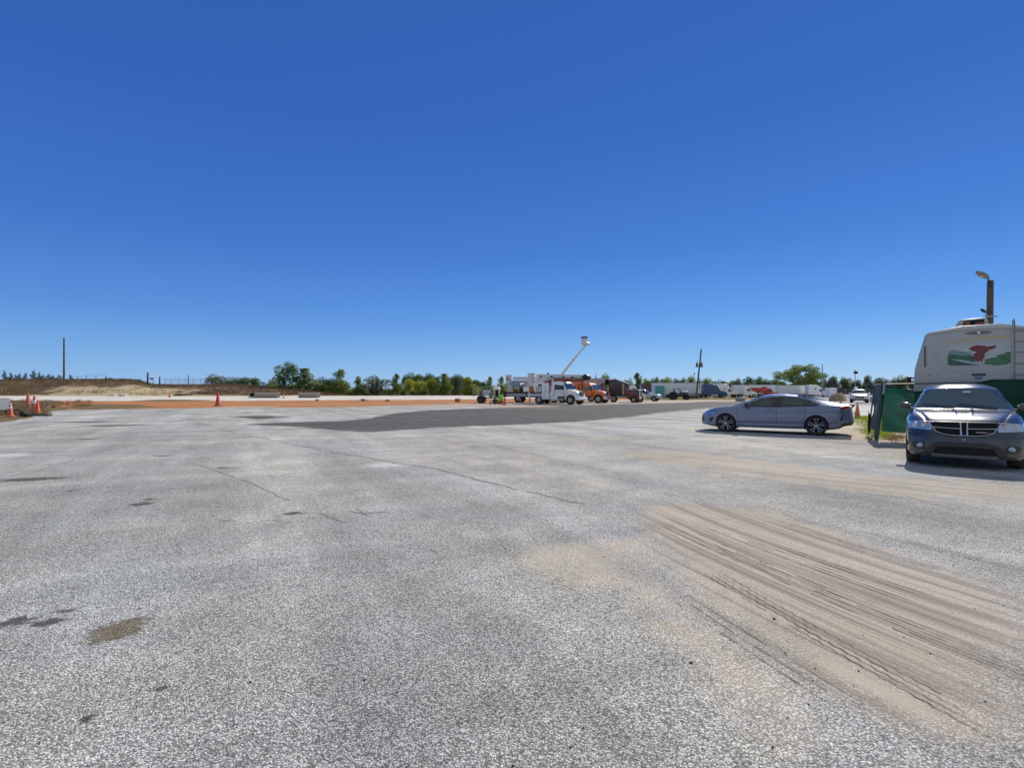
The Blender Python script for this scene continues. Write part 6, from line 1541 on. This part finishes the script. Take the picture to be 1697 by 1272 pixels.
def low_box(px, py, Y, wpx, hpx, label, mat):
    X = AX(px, Y); k_ = Y/F; t = thing('storage_bin', label, 'bin', (X, Y, hz(X, Y)+.015))
    k = MB(); k.prism([(-wpx*k_/2, 0), (wpx*k_/2, 0), (wpx*k_*.45, hpx*k_), (-wpx*k_*.45, hpx*k_)], -.5, .5); bb = k.build('bin_body', mat, t, bevel=.05)
    k = MB(); k.box((0, 0, hpx*k_+.03), (wpx*k_, 1.1, .07)); k.build('bin_lid', p_galv, bb, bevel=.02)
low_box(1227, 664, 70, 12, 6, 'blue-grey low bin on the verge left of the sedan windshield', M('blue_grey_bin_paint', (.22, .27, .34), .5, 0, .1, 4, dirt=.3))
low_box(1452, 667, 66, 14, 8, 'grey low bin on the yard between white car and gate leaf', M('pale_bin', (.38, .40, .43), .5, 0, .1, 4, dirt=.3))

# ================================================================ vegetation
def leaf_mat(name, c0, c1, tr=.48):
    b = NB(name); o = b.pos(); inf = b.node('ShaderNodeObjectInfo').outputs['Random']
    n = b.noise(o, .9, 4, .65); g = b.node('ShaderNodeNewGeometry').outputs['Random Per Island']
    c = b.mix(b.ss(n, .3, .7), c0, c1); c = b.mix(b.math('MULTIPLY', g, .55), c, [v*.55 for v in c0])
    k = b.lin(inf, 0, 1, .82, 1.2); c = b.mix(1.0, c, b.node('ShaderNodeCombineColor', [k, k, k]).outputs[0], 'MULTIPLY')
    b.col(c); b.set(Roughness=.75, Specular_IOR_Level=.25)
    tl = b.node('ShaderNodeBsdfTranslucent'); b.L.new(c, tl.inputs[0]); m1 = b.node('ShaderNodeMixShader', [tr]); b.L.new(b.p.outputs[0], m1.inputs[1]); b.L.new(tl.outputs[0], m1.inputs[2]); b.L.new(m1.outputs[0], b.out.inputs[0]); return b.m
L_dark = leaf_mat('dark_leaf', (0.091, 0.152, 0.059), (0.226, 0.305, 0.098)); L_mid = leaf_mat('green_leaf', (0.159, 0.244, 0.055), (0.390, 0.464, 0.104)); L_yel = leaf_mat('yellow_green_leaf', (0.268, 0.329, 0.043), (0.537, 0.550, 0.098)); L_grey = leaf_mat('grey_green_leaf', (0.135, 0.159, 0.099), (0.285, 0.293, 0.174)); L_pine = leaf_mat('pine_needle', (0.046, 0.085, 0.036), (0.111, 0.156, 0.058)); L_haze = leaf_mat('hazed_leaf', (.13, .17, .13), (.22, .25, .17)); L_weed = leaf_mat('weed_leaf', (.19, .27, .03), (.38, .44, .07), .5); L_dry = leaf_mat('dry_stalk', (.17, .105, .06), (.33, .22, .12), .3); L_dry2 = leaf_mat('straw_stalk', (.26, .20, .10), (.42, .34, .18), .3)  # distant haze is put into the paler, bluer leaf colour of the far trees
m_bark = M('bark', (.09, .075, .06), .9, 0, .3, 3)
def crown_mesh(kind, seed, n=1700):
    """unit crown: about 1 wide and 1 tall, base at 0"""
    rd = random.Random(seed); vs, fs = [], []
    lobes = []
    if kind == 'round':
        for i in range(13):
            a = rd.uniform(0, 6.28); r = rd.uniform(.05, .34); z = rd.uniform(.22, .82); lobes.append((r*math.cos(a), r*math.sin(a), z, rd.uniform(.11, .22)*(1.15-.5*abs(z-.45))))
    elif kind == 'cone':
        for i in range(15):
            z = rd.uniform(.10, .90); a = rd.uniform(0, 6.28); r = rd.uniform(.0, .34)*(1.05-z); lobes.append((r*math.cos(a), r*math.sin(a), z, .07+.17*(1-z)))
        lobes.append((0, 0, .93, .06))
    elif kind == 'shrub':
        for i in range(14):
            a = rd.uniform(0, 6.28); r = rd.uniform(.0, .40); z = rd.uniform(.06, .72)*(1-.9*r*r); lobes.append((r*math.cos(a), r*math.sin(a), z, rd.uniform(.12, .22)))
    elif kind == 'pine':
        for i in range(10):
            z = .15+.08*i; a = rd.uniform(0, 6.28); r = rd.uniform(.05, .26)*(1.1-z); lobes.append((r*math.cos(a), r*math.sin(a), z, .05+.12*(1-z)))
        lobes.append((0, 0, .97, .04))
    elif kind == 'oak':
        for i in range(64):
            a = rd.uniform(0, 6.28); r = .46*rd.random()**.55; zm = .88*max(0.10, 1-(r/.51)**2)**.33*rd.uniform(.86, 1.04); z = zm*(.14+.86*rd.random()**.55); lobes.append((r*math.cos(a), r*math.sin(a), z, rd.uniform(.055, .105)))
    wsum = [l[3]**2 for l in lobes]
    for i in range(n):
        lx_, ly, lz, lr = rd.choices(lobes, wsum)[0]
        d = Vector((rd.gauss(0, 1), rd.gauss(0, 1), rd.gauss(0, 1))).normalized()*lr*(rd.uniform(.25, 1)**.45)*rd.choice((1, 1, 1, 1.18))
        p = Vector((lx_, ly, lz))+d; p.z = max(p.z, .01)
        s = {'oak': .009, 'pine': .018, 'shrub': .019}.get(kind, .019)*rd.uniform(.6, 1.5)
        u = Vector((rd.gauss(0, 1), rd.gauss(0, 1), rd.gauss(0, .7))).normalized(); v = u.cross(Vector((rd.gauss(0, 1), rd.gauss(0, 1), rd.gauss(0, 1)))).normalized()
        k = len(vs); vs += [tuple(p-u*s*1.3), tuple(p-v*s*.7), tuple(p+u*s*1.3), tuple(p+v*s*.7)]; fs.append((k, k+1, k+2, k+3))
    A_ = np.array(vs); rr = np.percentile(np.hypot(A_[:, 0], A_[:, 1]), 96); z1 = np.percentile(A_[:, 2], 99.4); A_[:, :2] *= .5/rr; A_[:, 2] *= 1/z1
    me = bpy.data.meshes.new('crown'); me.from_pydata(A_.tolist(), [], fs); return me
def trunk_mesh(kind, seed):
    rd = random.Random(seed+99); k = MB(); top = {'cone': .85, 'pine': .93, 'oak': .45, 'shrub': .3}.get(kind, .6); r = {'oak': .035, 'pine': .018}.get(kind, .022)
    k.cyl((0, 0, 0), (rd.uniform(-.02, .02), 0, top), r, r*.35, 8)
    for i in range(7):
        a = rd.uniform(0, 6.28); z = rd.uniform(.15, .6)*top*1.2; q = rd.uniform(.15, .34)*(1.0 if kind != 'pine' else .5)
        k.cyl((0, 0, z), (q*math.cos(a), q*math.sin(a), z+rd.uniform(.12, .3)), r*.5, r*.15, 5)
    me = bpy.data.meshes.new('trunk'); me.from_pydata(k.v, [], k.f); return me
CR = {}
def tree_meshes(kind, mat, var):
    key = (kind, mat.name, var)
    if key not in CR:
        c = crown_mesh(kind, 11+var*17+len(kind), {'oak': 17000, 'round': 3400, 'cone': 3200, 'shrub': 3000, 'pine': 1300}[kind]); c.materials.append(mat)
        k = trunk_mesh(kind, var); k.materials.append(m_bark); CR[key] = (c, k)
    return CR[key]
def tree(px, top, wpx, Y, kind, mat, label, cat='tree', group=None, name=None, base=None, var=None):
    X = AX(px, Y); z0 = hz(X, Y)-.15 if base is None else AZ(base, Y); h = AZ(top, Y)-z0; w_ = wpx*Y/F
    v = random.randint(0, 2) if var is None else var
    c, k = tree_meshes(kind, mat, v)
    t = thing(name or {'pine': 'pine_tree', 'shrub': 'shrub', 'oak': 'oak_tree'}.get(kind, 'leafy_tree'), label, cat, (X, Y, z0), random.uniform(0, 6.28), group)
    w_ *= {'cone': 1.22, 'round': 1.0, 'shrub': 1.15, 'pine': 1.3}.get(kind, 1.0); t.scale = (w_, w_, h*1.02)
    for me, nm in ((c, 'crown'), (k, 'trunk')):
        o = bpy.data.objects.new(nm, me); C.objects.link(o); o.parent = t
    return t
gp = 'small pines on the bank'
for px, tp, wp in ((8, 614, 9), (18, 618, 8), (32, 619, 8), (42, 618, 8), (57, 613.5, 12), (65, 617, 9), (80, 620, 10), (87, 622, 9), (99, 621.5, 11), (117, 621, 8), (-8, 617, 10), (26, 621, 7), (71, 621, 8)):
    tree(px, tp, wp, 132, 'pine', L_pine, 'small dark pine poking above the brown bank around the bare pole', 'pine', gp)
for px, tp, wp, lb in ((186, 626.0, 18, 'brown-green bush on the bank crest beyond the wire fence'), (205, 627.5, 22, 'low brown bush right of the wire fence bush'), (226, 628.5, 20, 'low brown bush left of the stout wooden post')):
    tree(px, tp, wp, 112, 'shrub', leaf_mat('brown_bush_leaf', (.075, .055, .028), (.15, .12, .05)), lb, 'bush', base=640)
T_ = [(360, 622, 43, 122, 'shrub', L_grey, 'rounded grey-green shrub at the left end of the shrub row', 644),
      (396, 626.5, 40, 120, 'shrub', L_dark, 'low dark green shrub right of the rounded grey-green shrub', 644),
      (406, 625, 20, 128, 'round', L_grey, 'grey shrubby tree peeping over the low dark shrub', 644),
      (423, 626, 20, 122, 'round', L_dark, 'small dark tree between low shrub and the big dark tree', 645),
      (444, 629, 26, 124, 'shrub', L_grey, 'grey-green shrub touching the big dark tree', 646),
      (472, 602, 42, 112, 'round', L_dark, 'biggest dark green broadleaf tree left of centre', 646),
      (504, 611, 36, 114, 'cone', L_mid, 'green tree with yellowing side leaning on the big dark tree', 647),
      (532, 626, 30, 130, 'shrub', L_haze, 'hazy grey shrub between the two tall leafy trees', 648),
      (548, 628, 24, 116, 'shrub', L_dark, 'dark shrub at the foot of the pointed yellow-green tree', 652),
      (564, 613.5, 34, 108, 'cone', L_mid, 'pointed yellow-green tree right of the gap', 652),
      (594, 624.5, 20, 112, 'cone', L_mid, 'small pointed tree right of the pointed yellow-green tree', 652),
      (602, 640, 26, 108, 'shrub', L_dark, 'dark low bush below the small pointed tree', 653),
      (626, 624, 46, 112, 'shrub', L_grey, 'wide rounded olive shrub in the middle of the row', 653),
      (657, 620.5, 20, 110, 'cone', L_mid, 'narrow upright tree right of the wide olive shrub', 653),
      (679, 628, 18, 108, 'round', L_yel, 'yellow-green young tree at the left foot of the dark wood', 654),
      (697, 631, 24, 106, 'round', L_yel, 'bright yellow-green round tree before the dark wood', 654),
      (714, 628, 22, 108, 'round', L_yel, 'golden-topped tree before the dark wood', 654),
      (736, 620, 22, 109, 'cone', L_mid, 'tall green tree at the right of the dark wood', 654),
      (757, 622, 22, 112, 'round', L_grey, 'thin grey-leaved tree right of the tall green tree', 654),
      (776, 626, 28, 108, 'cone', L_yel, 'broad yellow-green tree left of the equipment trailer', 655),
      (800, 632, 22, 118, 'round', L_dark, 'dark round tree behind the equipment trailer', 655),
      (812, 625, 15, 108, 'cone', L_mid, 'pointed green tree above the trailer rack', 655),
      (831, 625, 18, 108, 'cone', L_mid, 'pointed green tree between trailer and rear bucket truck', 655),
      (842, 634, 18, 112, 'round', L_yel, 'yellow-green tree behind the rear bucket', 655),
      (872, 634, 22, 112, 'round', L_mid, 'green tree seen through the rear bucket truck rack', 655)]
for px, tp, wp, Y, kd, mt, lb, bs in T_: tree(px, tp, wp, Y, kd, mt, lb, 'shrub' if kd == 'shrub' else 'tree', base=bs)
gd = 'dark wood behind the yellow-green trees'
for px, tp, wp in ((676, 622, 28), (690, 619.5, 32), (706, 620.5, 32), (722, 622.5, 30), (742, 624.5, 30), (760, 622, 30), (778, 627, 30), (790, 631, 24)):
    tree(px, tp, wp, 150, 'round', L_dark, 'dark blue-green tree of the wood rising behind the yellow-green trees', 'tree', gd, base=652)
gl = 'low undergrowth trees along the white road'
for px in list(range(380, 660, 19))+list(range(668, 880, 17)):
    tree(px, (642 if px > 560 else 637)+random.uniform(-2, 2), 26, 116, 'shrub', L_dark if random.random() < .6 else L_mid, 'low dark bush along the far edge of the white road', 'bush', gl, base=655 if px > 560 else 649)
T2 = [(987, 620.5, 6, 150, 'pine', L_pine, 'thin spire tree behind the grey tipper body'), (1004, 620, 18, 130, 'round', L_mid, 'olive round tree behind the black chip truck roof'),
      (1041, 628, 16, 150, 'round', L_mid, 'green tree behind the chip truck white cab'), (1056, 619, 22, 126, 'cone', L_dark, 'dark pointed tree behind the maroon container')]
for px, tp, wp, Y, kd, mt, lb in T2: tree(px, tp, wp, Y, kd, mt, lb)
gf = 'far trees behind the parked rigs'
for px, tp, wp, mt in ((1028, 632, 16, L_haze), (1071, 627, 12, L_mid), (1082, 628, 22, L_haze), (1092, 625, 14, L_mid), (1104, 625.5, 18, L_mid), (1117, 628, 18, L_haze), (1131, 627, 14, L_dark), (1146, 623.5, 16, L_mid), (1158, 630, 14, L_haze), (1171, 626.5, 16, L_mid), (1184, 632, 16, L_haze), (1198, 630.5, 20, L_haze), (1210, 632, 16, L_mid), (1220, 628, 18, L_haze), (1238, 625, 20, L_dark), (1256, 625, 18, L_dark), (1270, 629, 20, L_haze), (1280, 630, 18, L_haze), (1292, 632, 20, L_haze), (1355, 630, 26, L_haze)):
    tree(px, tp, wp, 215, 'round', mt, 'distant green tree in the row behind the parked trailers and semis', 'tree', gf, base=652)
for px in range(1022, 1300, 13): tree(px, 635+random.uniform(-2, 2), 20, 228, 'round', L_haze, 'distant green tree in the row behind the parked trailers and semis', 'tree', gf, base=653)
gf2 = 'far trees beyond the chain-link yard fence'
for px, tp, wp, mt in ((1373, 627, 24, L_haze), (1388, 624.5, 28, L_haze), (1401, 625.5, 18, L_mid), (1414, 631, 22, L_haze), (1428, 630, 24, L_haze), (1445, 623, 26, L_haze), (1460, 627, 22, L_haze), (1474, 630, 22, L_haze), (1490, 627, 22, L_haze), (1499, 623.5, 20, L_mid), (1512, 629, 22, L_haze), (1530, 627, 26, L_haze), (1380, 640, 26, L_grey), (1398, 641, 24, L_grey), (1418, 642, 24, L_grey), (1436, 641, 24, L_grey), (1456, 640, 26, L_grey), (1474, 641, 24, L_grey), (1496, 640, 26, L_grey)):
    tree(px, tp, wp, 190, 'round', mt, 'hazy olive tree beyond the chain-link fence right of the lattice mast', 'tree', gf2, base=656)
tree(1324, 606.5, 80, 205, 'oak', L_mid, 'large spreading oak tree above the white box trailer', 'oak tree', base=654, var=1).rotation_euler = (0, 0, R(200))
for px, tp, wp in ((1300, 632, 30), (1325, 633, 36), (1350, 632, 30)): tree(px, tp, wp, 214, 'shrub', L_dark, 'dark low growth filling in beneath the large oak', 'bush', 'growth beneath the oak', base=654)

def tufts(name, spots, mat, blades, h, wdt, label, spread=.25):
    """many thin blades in tufts: one mass nobody could count"""
    vs, fs = [], []
    for x, y, k_ in spots:
        z0 = hz(x, y)
        for _ in range(blades):
            bx, by = x+random.gauss(0, spread)*k_, y+random.gauss(0, spread)*k_; hh = h*k_*random.uniform(.4, 1.2); a = random.uniform(0, 6.28); ww = wdt*random.uniform(.6, 1.4)
            dx, dy = math.cos(a)*ww, math.sin(a)*ww; lx_, ly = random.gauss(0, .35)*hh, random.gauss(0, .35)*hh; q = len(vs)
            vs += [(bx-dx, by-dy, z0), (bx+dx, by+dy, z0), (bx+lx_+dx*.4, by+ly+dy*.4, z0+hh), (bx+lx_-dx*.4, by+ly-dy*.4, z0+hh)]; fs.append((q, q+1, q+2, q+3))
    o = raw(name, vs, fs, mat); tag(o, label, 'grass', kind='stuff'); return o
sp_ = []
for _ in range(5200):
    y = random.uniform(97, 124); x = random.uniform(-112, -34); d = hz(x, y)
    if 96 < y < 106 and -88 < x < -62 and random.random() < .7: continue
    if x > -42 and random.random() < .4: continue
    sp_.append((x, y, random.uniform(.6, 1.3)))
tufts('dry_weeds', sp_, L_dry, 12, .30, .028, 'brown dry weeds covering the sandy bank', .45)
sp_ = [(*G(random.uniform(-60, 150), random.uniform(663.5, 690)), random.uniform(.5, 1.2)) for _ in range(900)]
sp_ = [s for s in sp_ if not (s[1] < 45 and s[0] > AX(75, s[1]))]
tufts('dry_weeds', sp_, L_dry, 10, .28, .012, 'brown straw weeds around the cones at the left edge', .22)
sp_ = [(*G(random.uniform(1062, 1300), random.uniform(657, 662.5)), random.uniform(.6, 1.2)) for _ in range(1100)]
tufts('verge_grass', sp_, L_dry2, 8, .22, .03, 'dry straw-coloured grass on the verge before the parked rigs', .4)
sp_ = []
for _ in range(520):
    px, py = random.choice([(random.gauss(1452, 13), random.gauss(715, 5.5)), (random.gauss(1450, 14), random.gauss(699, 4)), (random.gauss(1428, 10), random.gauss(693, 1.5)), (random.gauss(1462, 6), random.gauss(706, 8))])
    if py < 690 or py > 728: continue
    sp_.append((*G(px, py), random.uniform(.5, 1.2)))
tufts('green_weeds', sp_, L_weed, 22, .075, .009, 'bright green weeds on the sandy ground by the gate post', .13)
sp_ = [(*G(random.gauss(1482, 8), random.gauss(725, 3)), random.uniform(.5, 1)) for _ in range(80)]+[(*G(random.gauss(1500, 30), random.gauss(705, 8)), random.uniform(.4, 1)) for _ in range(160)]
tufts('green_weeds', sp_, L_dry2, 12, .09, .006, 'straw and green weeds under the sagging privacy screen', .12)
def stones():
    vs, fs = [], []
    for _ in range(230):
        y = 2.0+random.random()**1.7*13; x = random.uniform(-1, 1)*(y*.98)
        s = random.uniform(.0025, .006)*(1.8 if random.random() < .05 else 1); k = len(vs)
        P = [(1, 0, 0), (-1, 0, 0), (0, 1, 0), (0, -1, 0), (0, 0, .8), (0, 0, -.5)]; a = random.uniform(0, 3)
        for q in P:
            f = s*random.uniform(.7, 1.3); vs.append((x+f*(q[0]*math.cos(a)-q[1]*math.sin(a))*1.3, y+f*(q[0]*math.sin(a)+q[1]*math.cos(a)), .001+s*.35+f*q[2]))
        fs += [(k+a_, k+b_, k+c_) for a_, b_, c_ in ((0, 2, 4), (2, 1, 4), (1, 3, 4), (3, 0, 4), (2, 0, 5), (1, 2, 5), (3, 1, 5), (0, 3, 5))]
    o = raw('loose_stones', vs, fs, M('dark_chip', (.045, .042, .04), .9, 0, .5, 30)); tag(o, 'small dark loose stones scattered over the asphalt', 'gravel', kind='stuff')
stones()
